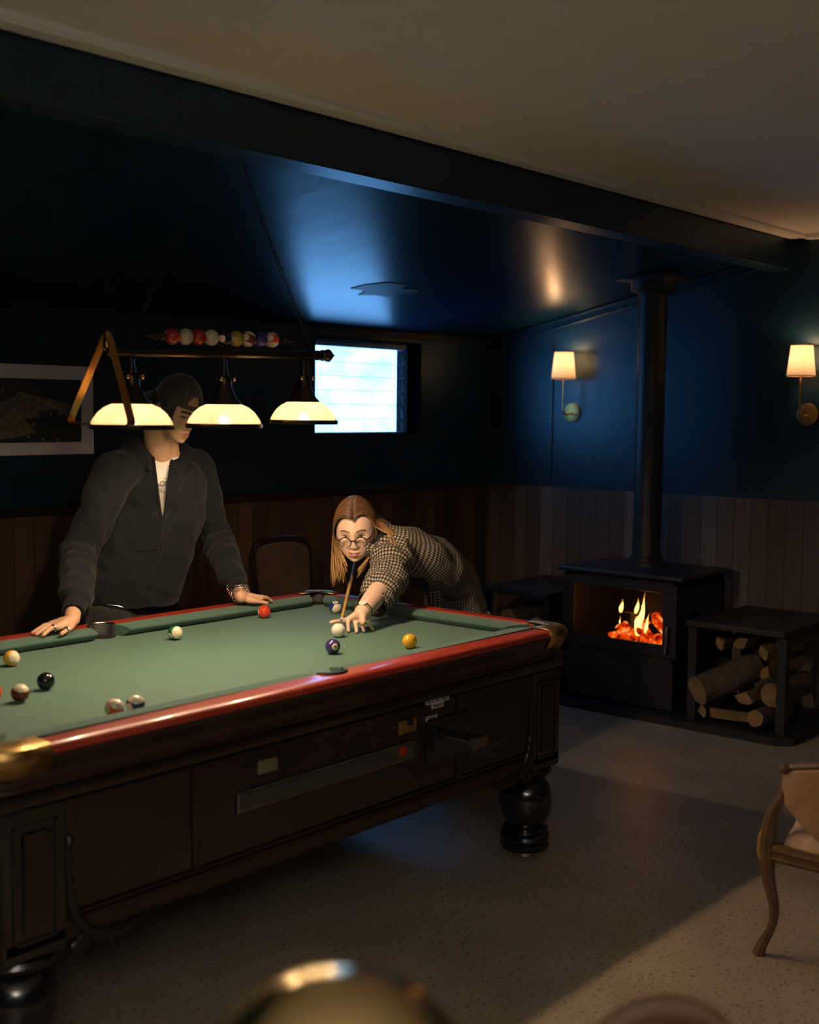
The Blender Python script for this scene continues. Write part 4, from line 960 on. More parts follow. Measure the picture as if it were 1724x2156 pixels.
# side chair by the back wall
def side_chair(loc, rz, label, frame=None, rpow=.6, name='side_chair', fabric=None, backH=.98, arch=.05, w=.46, scale=1.0, taper=.02):
    t = thing(name, label, 'chair', loc, rz); fb = fabric or M['velvet']
    for s in (-1, 1):
        bm = B(); fluted_leg(bm, [(s*(w/2-.03), -.20, 0), (s*(w/2-.035), -.19, .12), (s*(w/2-.02), -.20, .30), (s*(w/2-.02), -.20, .42)], [.015, .014, .021, .024]); obj('leg', bm, M['chairwood'], t, True)
        bm = B(); fluted_leg(bm, [(s*(w/2-.05), .26, 0), (s*(w/2-.04), .22, .2), (s*(w/2-.035), .20, .44), (s*(w/2-.03), .23, .52)], [.014, .016, .021, .018]); obj('leg', bm, M['chairwood'], t, True)
    bm = B(); box(bm, -w/2+.01, w/2-.01, -.22, .21, .38, .43, bev=.01); obj('seat_frame', bm, M['chairwood'], t)
    bm = B(); ellipsoid(bm, (0, -.005, .43), (w/2, .225, .06)); 
    for v in bm.verts:
        v.co.x = max(-w/2+.015, min(w/2-.015, v.co.x*1.25)); v.co.y = max(-.215, min(.205, v.co.y*1.25))
    obj('seat', bm, fb, t, True)
    def out(m, k):      # back outline
        pts = []; h0, h1 = .54, backH
        a = w/2-m
        for q in range(9): pts.append((-a+taper*(1-q/8), h0+m*.0+(h1-.06-h0)*q/8))
        for q in range(1, 16):
            u = -1+2*q/16; pts.append((a*u, h1-.06-m*.3+(.06)*(1-u**4)**rpow+arch*(1-u*u)-m*.7))
        for q in range(8, -1, -1): pts.append((a-taper*(1-q/8), h0+(h1-.06-h0)*q/8))
        return pts
    bm = B(); o1 = out(0, 0)
    tube(bm, [Vector((x, .23+.10*(z-.5), z)) for x, z in o1]+[Vector((o1[0][0], .23+.10*(o1[0][1]-.5), o1[0][1]))], .017, 8, flat=.9, up=Vector((0, 1, 0))); obj('back_frame', bm, frame or M['chairwood'], t, True)
    bm = B(); o2 = out(.018, 0); f_ = [bm.verts.new((x, .212+.10*(z-.5), z)) for x, z in o2]; k_ = [bm.verts.new((x, .25+.10*(z-.5), z)) for x, z in o2]; nn = len(o2)
    for tr in tessellate_polygon([[Vector((x, z, 0)) for x, z in o2]]): bm.faces.new([f_[i] for i in tr]); bm.faces.new([k_[i] for i in tr][::-1])
    for i in range(nn): bm.faces.new((f_[i], f_[(i+1) % nn], k_[(i+1) % nn], k_[i]))
    obj('backrest', bm, fb, t); return t
ca = at_y(545, 1240, 4.42); cb = at_y(664, 1240, 4.42)
cmid = (ca+cb)/2
side_chair((cmid.x, 4.20, 0), 0, 'dark upholstered side chair standing by the back wall between the two players', rpow=.35, backH=.955, w=min(.5, (cb-ca).length), arch=.01, frame=M['darkwood'])
# near chair, only its crest shows at the bottom right
ck = at(1340, 2108, 1.62)
side_chair((ck.x-.14, ck.y-.20, 0), math.radians(-45), 'brown leather chair whose rounded back top shows at the bottom edge', fabric=M['leather'], frame=M['leather'], backH=ck.z-.105, arch=.085, w=.27, name='leather_chair')

# foreground brass dome lamp
dc = at(700, 2046, .93)
D = thing('floor_lamp', 'blurred brass dome lamp in the foreground at the bottom edge', 'floor lamp', (dc.x+.047, dc.y+.040, 0)); dR = .133; dz = dc.z-.034
bm = B(); pf = [(0, dz), (.02, dz-.001), (.05, dz-.010), (.080, dz-.028), (.105, dz-.056), (.125, dz-.090), (dR, dz-.125), (dR+.003, dz-.130), (dR-.002, dz-.130), (.118, dz-.090), (.10, dz-.057), (.05, dz-.013), (0, dz-.004)]
lathe(bm, pf, 64, cap=False); obj('dome_shade', bm, M['brassd'], D, True)
bm = B(); lathe(bm, [(0, dz-.004), (.006, dz-.004), (.008, .03), (0, .03)], 16); obj('pole', bm, M['brass'], D, True)
bm = B(); lathe(bm, [(0, 0), (.13, 0), (.13, .012), (.03, .02), (.012, .04), (0, .04)], 48); obj('base', bm, M['brass'], D, True)

# uplighter added unseen behind the viewer to brighten the white ceiling
U = thing('fill_uplighter', 'tall black uplighter lamp added out of view behind the viewer to brighten the ceiling', 'floor lamp', (-.9, -1.0, 0))
bm = B(); lathe(bm, [(0, 0), (.14, 0), (.14, .015), (.02, .03), (.012, .05), (.012, 1.66), (0, 1.66)], 32); obj('stand', bm, M['black'], U, True)
bm = B(); lathe(bm, [(.012, 1.66), (.06, 1.68), (.12, 1.72), (.16, 1.78), (.155, 1.78), (.115, 1.725), (.05, 1.69), (0, 1.68)], 32, cap=False); obj('bowl', bm, M['black'], U, True)
ld = bpy.data.lights.new('fill_uplight', 'AREA'); ld.shape = 'DISK'; ld.size = .2; ld.energy = FILL_UPLIGHT_W; ld.color = (1.0, .90, .80)
lo = bpy.data.objects.new('fill_uplight', ld); COL.objects.link(lo); lo.location = (0, 0, 1.76); lo.rotation_euler = (PI, 0, 0); lo.parent = U

# ================================================================== PEOPLE
def pxl(P):
    q = P-CC; z = q.dot(_f); return 862+FPX*q.dot(_r)/z, 1078-FPX*q.dot(_u)/z
def inpoly(x, y, poly):
    c = False; n = len(poly)
    for i in range(n):
        (x1, y1), (x2, y2) = poly[i], poly[(i+1) % n]
        if (y1 > y) != (y2 > y) and x < (x2-x1)*(y-y1)/(y2-y1)+x1: c = not c
    return c
def basis(fwd, up):
    f = Vector(fwd).normalized(); x = f.cross(Vector(up)).normalized(); z = x.cross(f).normalized()
    return Matrix((x, f, z)).transposed()          # local x = viewer-facing person's right-hand cross, y forward, z up
def sstep(a, b, t): t = max(0, min(1, (t-a)/(b-a))); return t*t*(3-2*t)
def G(x, s): return math.exp(-(x/s)**2)
def head_bm(bm, c, R, fem=True, hs=1.0):
    g = bmesh.ops.create_uvsphere(bm, u_segments=96, v_segments=80, radius=1.0)
    for v in g['verts']:
        x, y, z = v.co
        low = sstep(.05, 1.0, -z)
        px = x*.077*(1-(.17 if fem else .16)*low); py = y*(.090 if y > 0 else .098); pz = z*(.113 if fem else .117)
        py += .050*sstep(.25, 1.0, -z) + (.004 if y > 0 else 0)*(1-abs(z))
        if z < 0: px *= 1+.10*math.sin(PI*min(1, -z))*(1 if y < .4 else .6)
        if y > 0:
            w = sstep(0, .35, y)
            d = 0
            if -.052 < pz < .03: 
                t = (.012-pz)/.050; amp = .006+.019*max(0, min(1, t))**1.3
                if pz < -.036: amp *= sstep(-.052, -.036, pz)
                if pz > .012: amp *= sstep(.032, .010, pz)
                d += amp*G(px, .0085+.005*max(0, min(1, t)))
            d += .008*(G(px-.014, .007)+G(px+.014, .007))*G(pz+.040, .007)
            d -= .011*(G(px-.032, .017)+G(px+.032, .017))*G(pz-.001, .011)
            d += (.003 if fem else .006)*(G(px-.028, .022)+G(px+.028, .022))*G(pz-.024, .008)
            d += .005*(G(px-.044, .018)+G(px+.044, .018))*G(pz+.024, .018)
            d += .006*G(px, .026)*G(pz+.067, .016)
            d += .0035*G(px, .019)*G(pz+.0605, .0045)+.0055*G(px, .017)*G(pz+.0725, .0055)
            d -= .004*G(px, .018)*G(pz+.0665, .002)
            d -= .004*G(px, .020)*G(pz+.086, .006)
            d += .008*G(px, .019)*G(pz+.104, .012)
            py += d*w
        v.co = c+R @ (Vector((px, py, pz))*hs)
    for s in (-1, 1):
        ellipsoid(bm, c+R @ Vector((s*.078, -.010, -.012)), (.011, .019, .031), R @ Euler((.15, 0, s*-.35)).to_matrix(), 16, 12)
class Decal:
    def __init__(s, o, c, R, hs=1.0): s.hs = hs; s.bvh = BVHTree.FromObject(o, bpy.context.evaluated_depsgraph_get()); s.c = c; s.R = R
    def pt(s, x, z, off=.0008):
        x *= s.hs; z *= s.hs
        org = s.c+s.R @ Vector((x, .25, z)); h = s.bvh.ray_cast(org, -(s.R @ Vector((0, 1, 0))))
        return (h[0] if h[0] is not None else s.c+s.R @ Vector((x, .09, z)))+s.R @ Vector((0, off, 0))
    def band(s, name, xs, top, bot, m, parent, off=.0008, rows=4):
        bm = B(); g = []
        for i in range(19):
            x = xs[0]+(xs[1]-xs[0])*i/18; t = i/18
            g.append([bm.verts.new(s.pt(x, bot(t)+(top(t)-bot(t))*k/rows, off)) for k in range(rows+1)])
        for a, b in zip(g, g[1:]):
            for k in range(rows): bm.faces.new((a[k], b[k], b[k+1], a[k+1]))
        o = obj(name, bm, m, None, True); keep(o, parent); md = o.modifiers.new('t', 'SOLIDIFY'); md.thickness = .0012; md.offset = -1; return o
def hand(bm, wrist, knuckles, mids, tips, thumb, r=.0085, palm_r=.0125):
    for k, (K, Md, T_) in enumerate(zip(knuckles, mids, tips)):
        q = crom([wrist, wrist.lerp(K, .55)+Vector((0, 0, .003)), K], 3); tube(bm, q, [palm_r*1.25]*4+[palm_r]*(len(q)-4), 10, round_ends=True)
        f = crom([K, Md, T_], 5); n = len(f); s = (.98, 1.0, .96, .84)[k]
        tube(bm, f, [r*s*(1.1-.24*i/(n-1)+(.06 if i == n//2 else 0)) for i in range(n)], 10, round_ends=True)
    for K, K2 in zip(knuckles, knuckles[1:]): tube(bm, [K, K2], palm_r*.86, 8, round_ends=True); tube(bm, [wrist.lerp(K, .6), wrist.lerp(K2, .6)], palm_r*1.1, 8, round_ends=True)
    n = len(thumb); q = crom(thumb, 4); tube(bm, q, [palm_r*1.15-(palm_r*1.15-r*.88)*min(1, i/(len(q)*.6)) for i in range(len(q))], 10, round_ends=True)
def pkeep(o, root): return keep(o, root)
def fold(amp, sc, seed, stretch=(1, 1, 1)):
    def f(co, n):
        v = Vector((co.x*stretch[0], co.y*stretch[1], co.z*stretch[2]))*sc+Vector((seed, seed*.7, 0))
        return amp*(noise.noise(v)+.5*noise.noise(v*2.3)-.6*abs(noise.noise(v*1.4+Vector((5, 2, 1)))))
    return f

# ------------------------------------------------------------------ man in black hoodie
man = thing('person', 'person in black zip hoodie and backwards cap leaning both hands on the far rail', 'person', (3.0, 4.06, 0))
mh_f = Vector((.10, -.87, -.48)).normalized(); mR = basis(mh_f, (0.05, -.1, 1))
mc = at_y(371, 860, 3.66)
sR, sL = at_y(243, 992, 3.88), at_y(407, 985, 3.88)
eR, eL = at_y(170, 1158, 3.95), at_y(450, 1125, 3.93)
wR, wL = at_z(152, 1305, RTZ+.039), at_z(508, 1256, RTZ+.038)
neck = at_y(336, 955, 3.84); chest = at_y(322, 1060, 3.93); pelv = Vector((at_y(268, 1280, 4.01).x, 4.01, .872))
waist = chest.lerp(pelv, .6)
bm = B(); head_bm(bm, mc, mR, False, .93)
tube(bm, crom([mc+mR @ Vector((0, -.02, -.06)), mc+mR @ Vector((0, -.055, -.10)), neck], 4), [.046, .046, .047, .048, .048, .049, .050, .052, .056], 20, round_ends=True)
tube(bm, [neck, chest, waist, pelv], [.08, .140, .125, .130], 24, flat=.60, round_ends=True)
tube(bm, [sR, neck.lerp(chest, .25), sL], .055, 16, round_ends=True)
for s_, e_, w_ in ((sR, eR, wR), (sL, eL, wL)): tube(bm, crom([s_, s_.lerp(e_, .5), e_, e_.lerp(w_, .4), w_], 4), cromf([.052, .048, .041, .040, .026], 4), 14, round_ends=True)
feet = []
for s in (-1, 1):
    hp = pelv+Vector((s*.075, 0, -.03)); kn = Vector((pelv.x+s*.13, 4.03, .49)); an = Vector((pelv.x+s*.15, 4.10, .09)); feet.append(an)
    tube(bm, crom([hp, kn, an], 5), cromf([.065, .052, .038], 5), 14, round_ends=True); tube(bm, [an+Vector((0, .03, -.04)), an+Vector((0, -.16, -.055))], [.035, .028], 10, round_ends=True)
def H(px, py, z): return at_z(px, py, z)
rz = RTZ
# right hand (picture left) fingers pointing left along the rail, left hand pointing right
kR = [Vector((2.395+.010*i, 3.585+.020*i, rz+.030)) for i in range(4)]
kR = [wR+Vector((-.075+.004*i, -.028+.019*i, -.012)) for i in range(4)]
tR = [k+Vector((-.062-.012*(1 if i in (1, 2) else 0)+.02*(i == 3), -.006+.010*i, rz+.0085-k.z)) for i, k in enumerate(kR)]
mR_ = [(a+b)/2+Vector((0, 0, .008)) for a, b in zip(kR, tR)]
hand(bm, wR+Vector((0, 0, -.004)), kR, mR_, tR, [wR+Vector((-.02, -.022, -.012)), wR+Vector((-.045, -.045, -.020)), Vector((wR.x-.085, wR.y-.062, rz+.010))], r=.0092, palm_r=.0145)
kL = [wL+Vector((.074-.004*i, -.030+.019*i, -.012)) for i in range(4)]
tL = [k+Vector((.062+.012*(1 if i in (1, 2) else 0)-.02*(i == 3), .004+.010*i, rz+.0085-k.z)) for i, k in enumerate(kL)]
mL_ = [(a+b)/2+Vector((0, 0, .008)) for a, b in zip(kL, tL)]
hand(bm, wL+Vector((0, 0, -.004)), kL, mL_, tL, [wL+Vector((.02, -.022, -.012)), wL+Vector((.040, -.045, -.018)), Vector((wL.x+.080, wL.y-.060, rz+.010))], r=.0092, palm_r=.0145)
body = remesh('body', bm, .0038, M['skinm'], None, 3); pkeep(body, man)
dc_ = Decal(body, mc, mR, .93)
for s in (-1, 1):
    ex = s*.032
    dc_.band('eyebrow', (ex-.019, ex+.019), lambda t, s=s: .027+.004*math.sin(PI*t), lambda t, s=s: .0195+.004*math.sin(PI*t), M['brow'], man, .0012)
    dc_.band('eye', (ex-.013, ex+.013), lambda t: .001+.0035*math.sin(PI*t), lambda t: .001-.003*math.sin(PI*t), M['eyew'], man, .001)
    dc_.band('eyelashes', (ex-.015, ex+.015), lambda t: .003+.0045*math.sin(PI*t), lambda t: .001+.0028*math.sin(PI*t), M['brow'], man, .0018)
    dc_.band('iris', (ex-.005, ex+.005), lambda t: .001+.003*math.sin(PI*t), lambda t: .001-.003*math.sin(PI*t), M['iris'], man, .0016)
dc_.band('lips', (-.023, .023), lambda t: -.0655+.0075*math.sin(PI*t)**.8, lambda t: -.0665+.0005, M['lipman'], man, .0006)
dc_.band('lips', (-.020, .020), lambda t: -.067, lambda t: -.067-.0105*math.sin(PI*t)**.8, M['lipman'], man, .0006)
# t-shirt, hoodie, trousers
bm = B(); tube(bm, [neck+Vector((0, .0, .012)), neck.lerp(chest, .35), chest, waist, pelv], [.074, .140, .164, .150, .140], 28, flat=.64, round_ends=False)
tee = remesh('t_shirt', bm, .006, M['tee'], None, 5, fold(.004, 14, 2, (1, 1, .6))); pkeep(tee, man)
bm = B()
hem = pelv+Vector((0, -.01, -.045))
tp_ = crom([neck+Vector((0, .012, .0)), neck.lerp(chest, .4), chest, waist, hem+Vector((0, 0, .075)), hem], 5)
tube(bm, tp_, cromf([.092, .188, .207, .208, .210, .200], 5), 32, flat=.66, round_ends=False)
tube(bm, crom([sR+Vector((.012, 0, -.0)), neck.lerp(chest, .22)+Vector((0, .02, .028)), sL+Vector((-.012, 0, 0))], 4), cromf([.078, .082, .078], 4), 18, round_ends=True)
for s_, e_, w_ in ((sR, eR, wR), (sL, eL, wL)):
    cf = e_.lerp(w_, .86); q = crom([s_, s_.lerp(e_, .5), e_, e_.lerp(w_, .40), e_.lerp(w_, .72)], 5); tube(bm, q, cromf([.083, .079, .071, .066, .060], 5), 20, round_ends=True)
    tube(bm, [e_.lerp(w_, .70), e_.lerp(w_, .92)], [.047, .042], 18)
# hood rolled behind the neck
hd = crom([neck+Vector((-.085, -.055, -.055)), neck+Vector((-.10, .0, .012)), neck+Vector((-.07, .085, .035)), neck+Vector((0, .115, .035)), neck+Vector((.07, .085, .035)), neck+Vector((.10, .0, .012)), neck+Vector((.085, -.055, -.055))], 5)
tube(bm, hd, cromf([.018, .034, .042, .045, .042, .034, .018], 5), 14, round_ends=True)
def hoodfold(co, n):
    a = fold(.012, 9, 3, (1, 1, 1))(co, n)
    for e_, sg in ((eR, 1), (eL, 1)):
        d_ = (co-e_).length
        if d_ < .22: a += .007*math.sin((co-e_).dot((wR-eR if e_ is eR else wL-eL).normalized())*120+noise.noise(co*12)*3)*(1-d_/.22)
    return a
hood = remesh('hoodie', bm, .0050, M['hoodie'], None, 5, hoodfold)
wedge = [(302, 925), (324, 955), (333, 1030), (342, 1100), (345, 1085), (352, 1020), (360, 960), (365, 925), (365, 880), (302, 880)]
me = hood.data; bm = B(); bm.from_mesh(me)
kill = []
for f_ in bm.faces:
    c_ = f_.calc_center_median()
    if c_.y < neck.y+.02:
        x, y = pxl(c_)
        if inpoly(x, y, wedge): kill.append(f_)
bmesh.ops.delete(bm, geom=kill, context='FACES'); bm.to_mesh(me); bm.free()
pkeep(hood, man); md = hood.modifiers.new('t', 'SOLIDIFY'); md.thickness = .004; md.offset = -1
hb = BVHTree.FromObject(hood, bpy.context.evaluated_depsgraph_get())
def hit(bvh, px, py, off=.002, dflt=4.4):
    d_ = ray(px, py).normalized(); h = bvh.ray_cast(CC, d_); return (h[0] if h[0] is not None else at(px, py, dflt))-d_*off
def zline(name, pts, r, m, parent, bvh=hb, n=10, off=.002):
    out = []
    for (x0, y0), (x1, y1) in zip(pts, pts[1:]):
        for k in range(n): out.append(hit(bvh, x0+(x1-x0)*k/n, y0+(y1-y0)*k/n, off))
    bm = B(); tube(bm, out, r, 6); o = obj(name, bm, m, None, True); pkeep(o, parent); return o
zline('zip', [(341, 1103), (340, 1140), (337, 1210)], .0022, M['steel'], hood and man)
zline('zip', [(399, 974), (388, 1010), (368, 1055), (343, 1102)], .0022, M['steel'], man)
zline('zip', [(313, 1262), (319, 1282)], .003, M['chrome'], man, n=5)
zline('zip', [(225, 1273), (250, 1276), (262, 1280)], .0022, M['chrome'], man, n=5)
zline('drawstring', [(311, 940), (312, 980), (311, 1003)], .0022, M['hoodie'], man)
zline('aglet', [(311, 1003), (310, 1013)], .0022, M['chrome'], man, n=3, off=.004)
zline('lapel', [(322, 955), (331, 1030), (341, 1102)], .0055, M['hoodie'], man, off=-.001)
zline('lapel', [(367, 935), (362, 965), (354, 1020), (347, 1085), (342, 1103)], .0055, M['hoodie'], man, off=-.001)
zline('drawstring', [(412, 1000), (413, 1040), (410, 1050)], .002, M['hoodie'], man)
zline('pocket_seam', [(268, 1157), (300, 1160), (335, 1155)], .0018, M['hoodie'], man)
tb = BVHTree.FromObject(tee, bpy.context.evaluated_depsgraph_get())
pc_ = hit(tb, 338, 1021, .004); 
TM = Matrix.Translation(pc_) @ Matrix(((.80, 0, -.60), (-.60, 0, -.80), (0, 1, 0))).to_4x4()
tx = text('shirt_print', 'NDI', .030, M['ink'], TM @ Matrix.Translation((.0, .004, 0)), None, .0004, .85); pkeep(tx, man)
tx = text('shirt_print', 'HA', .010, M['ink'], TM @ Matrix.Translation((-.002, -.018, 0)), None, .0004); pkeep(tx, man)
bm = B()
for a, b in (((-.04, .024), (.024, .024)), ((.024, .024), (.024, -.026)), ((-.04, -.026), (.024, -.026))):
    tube(bm, [TM @ Vector((a[0], a[1], 0)), TM @ Vector((b[0], b[1], 0))], .0007, 5)
o = obj('print_border', bm, M['ink']); pkeep(o, man)
bm = B(); tube(bm, [pelv+Vector((0, 0, .02)), pelv+Vector((0, .0, -.06))], [.158, .165], 24, flat=.62, round_ends=True)
for s in (-1, 1): tube(bm, crom([pelv+Vector((s*.08, 0, -.04)), Vector((pelv.x+s*.13, 4.03, .49)), Vector((pelv.x+s*.15, 4.10, .07))], 5), cromf([.105, .085, .075], 5), 18)
tr = remesh('trousers', bm, .010, M['trouser'], None, 4, fold(.008, 10, 6)); pkeep(tr, man)
for an in feet:
    bm = B(); tube(bm, [an+Vector((0, .05, -.045)), an+Vector((0, -.06, -.045)), an+Vector((0, -.17, -.052))], [.045, .045, .036], 14, round_ends=True); 
    for v in bm.verts: v.co.z = max(0, v.co.z)
    o = obj('shoe', bm, M['trouser'], None, True); pkeep(o, man)
# cap worn backwards
def cap():
    bm = B(); g = bmesh.ops.create_uvsphere(bm, u_segments=64, v_segments=48, radius=1.0); dele = []
    for v in bm.verts:
        x, y, z = v.co; v.co = Vector((x*.082, y*(.096 if y > 0 else .104)-.004, z*.112+.008 + (.014*sstep(.2, 1, z))))
    for f_ in bm.faces:
        c_ = f_.calc_center_median(); lim = .036+.10*(c_.y)*.35
        arch = c_.y > 0 and (c_.x/.036)**2+((c_.z-lim-.006)/.042)**2 < 1
        if c_.z < lim or (arch and c_.z > lim+.013): dele.append(f_)
    bmesh.ops.delete(bm, geom=dele, context='FACES')
    bmesh.ops.transform(bm, matrix=Matrix.Translation(mc) @ mR.to_4x4(), verts=bm.verts)
    o = obj('cap', bm, M['denim'], None, True, 0); pkeep(o, man); md = o.modifiers.new('t', 'SOLIDIFY'); md.thickness = .003; return o
cp_ = cap()
def capP(x, y, z):
    v = Vector((x, y, z)); l = math.sqrt((x/.0832)**2+((y+.004)/(.0972 if y > 0 else .1052))**2+((z-.010)/.1265)**2); return mc+mR @ Vector((x/l, (y+.004)/l-.004, (z-.010)/l+.010))
def seam(pts, r=.0009):
    bm = B(); tube(bm, crom([capP(*p) for p in pts], 8), r, 5); o = obj('stitching', bm, M['stitch'], None, True); pkeep(o, man)
for s in (-1, 1):
    seam([(s*.05, .085, .055), (s*.048, .07, .09), (s*.03, .04, .12), (0, 0, .135)]); seam([(s*.056, .080, .055), (s*.054, .066, .09), (s*.035, .038, .12), (.003*s, 0, .135)])
    seam([(s*.042, .09, .058), (s*.040, .085, .078), (s*.028, .08, .096), (0, .08, .106)])
bm = B(); g = []
for i in range(21):
    a = PI+PI*(.12+.76*i/20); rr_ = [bm.verts.new(mc+mR @ Vector((.080*math.cos(a)*k1, .099*math.sin(a)*k1-.004, .030-.02*(k1-1)*4-.012*abs(math.cos(a))))) for k1 in (.98, 1.2, 1.45, 1.62)]
    g.append(rr_)
for a, b in zip(g, g[1:]):
    for k in range(3): bm.faces.new((a[k], b[k], b[k+1], a[k+1]))
o = obj('cap_brim', bm, M['denim'], None, True); pkeep(o, man); md = o.modifiers.new('t', 'SOLIDIFY'); md.thickness = .004
# hair under the cap
bm = B(); rn = random.Random(5)
for k in range(260):
    a = rn.uniform(-.30, PI+.30); s = 1 if k % 2 else -1
    ang = rn.uniform(.15, PI*.98)
    x = s*.074*math.sin(ang); y = .082*math.cos(ang)-.006
    if y > .048: continue
    z0 = rn.uniform(.0, .05); 
    p0 = mc+mR @ Vector((x, y, z0)); out_ = mR @ Vector((x*3, y*1.5, -.25)).normalized()
    p1 = p0+out_*.010+mR @ Vector((0, 0, -.012)); p2 = p1+out_*.004+mR @ Vector((rn.uniform(-.012, .012), rn.uniform(-.006, .010), -.020*rn.random()-.006))
    tube(bm, [p0, p1, p2], [.005, .0055, .0015], 5)
o = obj('hair', bm, M['hairdark'], None, True); o['kind'] = 'stuff'; pkeep(o, man)
# jewellery
def ring_on(c_, t_, r, w_, m, parent, name='finger_ring'):
    t_ = t_.normalized(); s1, s2 = frame_at(t_); bm = B(); tube(bm, [c_+s1*r*math.cos(2*PI*k/20)+s2*r*math.sin(2*PI*k/20) for k in range(21)], w_, 6, cap=False); o = obj(name, bm, m, None, True); pkeep(o, parent); return o
th0 = wR+Vector((-.045, -.045, -.020)); ring_on(kR[0].lerp(tR[0], .3)+Vector((0, 0, .004)), tR[0]-kR[0], .0115, .003, M['chrome'], man)
ring_on(th0.lerp(Vector((wR.x-.085, wR.y-.062, rz+.010)), .35), Vector((wR.x-.085, wR.y-.062, rz+.010))-th0, .0122, .003, M['chrome'], man)
fa = (wL-eL).normalized()
for k in range(5):
    c_ = wL-fa*(.006+.013*k)+Vector((0, 0, .0)); s1, s2 = frame_at(fa); bm = B(); rn2 = random.Random(k)
    R_ = .034+.0015*k; n = 22
    for q in range(n):
        a = 2*PI*q/n; p = c_+s1*R_*math.cos(a)+s2*R_*math.sin(a)*.95+fa*rn2.uniform(-.003, .003); tdir = (-s1*math.sin(a)+s2*math.cos(a)); sd = (fa if q % 2 else (p-c_).normalized())
        tube(bm, [p+tdir*(.0062*math.cos(w*PI/4))+sd*(.0036*math.sin(w*PI/4)) for w in range(9)], .0012, 4, cap=False)
    o = obj('chain_bracelet', bm, M['chrome'], None, True); pkeep(o, man)

# ------------------------------------------------------------------ woman taking the shot
wom = thing('person', 'person with long fair hair, round glasses and gingham overshirt bending to play a shot', 'person', (4.05, 3.2, 0))
wf = (-_f*.93 - _r*.05 + Vector((0, 0, -.36))).normalized(); wR3 = basis(wf, Vector((0, 0, 1))-_r*.05)
wc = at(743.5, 1131, 4.88)-wf*.086
A_ = at(812, 1152, 4.98); hipw = Vector((4.12, 3.22, .86))
shL = at(826, 1160, 4.92); shR = at(792, 1128, 5.14)
elbL = at(815, 1222, 4.80); wrL = at_z(762, 1291, .868)
nk = at(790, 1140, 5.04)
sp1 = at(868, 1172, 5.08); sp2 = at(925, 1200, 5.22); sp3 = at(952, 1246, 5.34); sp4 = at(962, 1345, 5.40)
cue0 = at_z(719, 1305, .832); cue1 = at(743, 1203, 5.12)
cd = (cue1-cue0).normalized()
gripR = cue0+cd*1.02; elbR = at(806, 1142, 5.44)
bm = B(); head_bm(bm, wc, wR3, True)
tube(bm, crom([wc+wR3 @ Vector((0, -.03, -.05)), wc+wR3 @ Vector((0, -.075, -.085)), nk], 4), [.045]*9, 18, round_ends=True)
tube(bm, [nk, sp1, sp2, sp3], [.07, .085, .075, .080], 20, flat=1.1, round_ends=True)
tube(bm, [shL, nk, shR], .045, 14, round_ends=True)
tube(bm, crom([shL, shL.lerp(elbL, .5), elbL, elbL.lerp(wrL, .5), wrL], 4), cromf([.046, .042, .040, .040, .030], 4), 16, round_ends=True)
tube(bm, crom([shR, elbR, gripR], 5), cromf([.045, .038, .027], 5), 14, round_ends=True)
for s in (-1, 1):
    hp = sp3+Vector((.02, s*.07, -.08)); kn = Vector((hp.x+.05, hp.y+s*.02, .48)); an = Vector((hp.x+.10, hp.y+s*.04, .09))
    tube(bm, crom([hp, kn, an], 5), cromf([.065, .052, .036], 5), 14, round_ends=True); tube(bm, [an+Vector((.03, 0, -.04)), an+Vector((-.14, 0, -.055))], [.034, .026], 10, round_ends=True)
kz = .842
kn_px = [(731, 1306), (744, 1302), (755, 1305), (764, 1310)]
tp_px = [(733.5, 1328), (751, 1330), (766, 1328), (785, 1325.5)]
kk = [at_z(x, y, kz) for x, y in kn_px]; tt = [at_z(x, y, CLZ+.0085) for x, y in tp_px]
mm = [a.lerp(b, .48)+Vector((0, 0, .010)) for a, b in zip(kk, tt)]
thb = [wrL.lerp(kk[0], .35)+Vector((0, 0, -.008)), at_z(724, 1307, .828), at_z(708, 1308, .828), at_z(697, 1310.5, .824)]
hand(bm, wrL, kk, mm, tt, thb, r=.0082, palm_r=.0120)
# grip hand on the cue butt
sg1, sg2 = frame_at(cd)
for k in range(4):
    b0_ = gripR-cd*(.03-.02*k); tube(bm, [b0_+sg2*.02, b0_+sg1*.021, b0_-sg2*.021, b0_-sg1*.016], .008, 8, round_ends=True)
ellipsoid(bm, gripR+sg2*.022, (.03, .034, .022)); tube(bm, [gripR+sg2*.02+cd*.03, gripR-sg1*.02-cd*.01, gripR-sg2*.02-cd*.02], .009, 8, round_ends=True)
wbody = remesh('body', bm, .0034, M['skinf'], None, 3); pkeep(wbody, wom)
D2 = Decal(wbody, wc, wR3)
for s in (-1, 1):
    ex = s*.031
    D2.band('eyebrow', (ex-.018, ex+.018), lambda t: .0245+.005*math.sin(PI*t), lambda t: .0200+.005*math.sin(PI*t), M['browf'], wom, .0008)
    D2.band('eye', (ex-.012, ex+.012), lambda t: .000+.004*math.sin(PI*t), lambda t: .000-.0032*math.sin(PI*t), M['eyew'], wom, .0009)
    D2.band('iris', (ex-.0055, ex+.0055), lambda t: .0005+.0036*math.sin(PI*t), lambda t: .0005-.0034*math.sin(PI*t), mat('hazel iris', (.09, .05, .03), .2), wom, .0015)
    D2.band('eyelashes', (ex-.015, ex+.015), lambda t: .0015+.0052*math.sin(PI*t), lambda t: .000+.0034*math.sin(PI*t), M['brow'], wom, .0018)
def cs(t): return .004*(2*t-1)**2       # smiling corners
D2.band('upper_lip', (-.023, .023), lambda t: -.0640+.0042*math.sin(PI*t)**.7+cs(t), lambda t: -.0655+cs(t)+.0004*math.sin(PI*t), M['lipstick'], wom, .0009)
D2.band('teeth', (-.015, .015), lambda t: -.0652+cs(t), lambda t: -.0656-.0028*math.sin(PI*t)+cs(t), M['teeth'], wom, .0003)
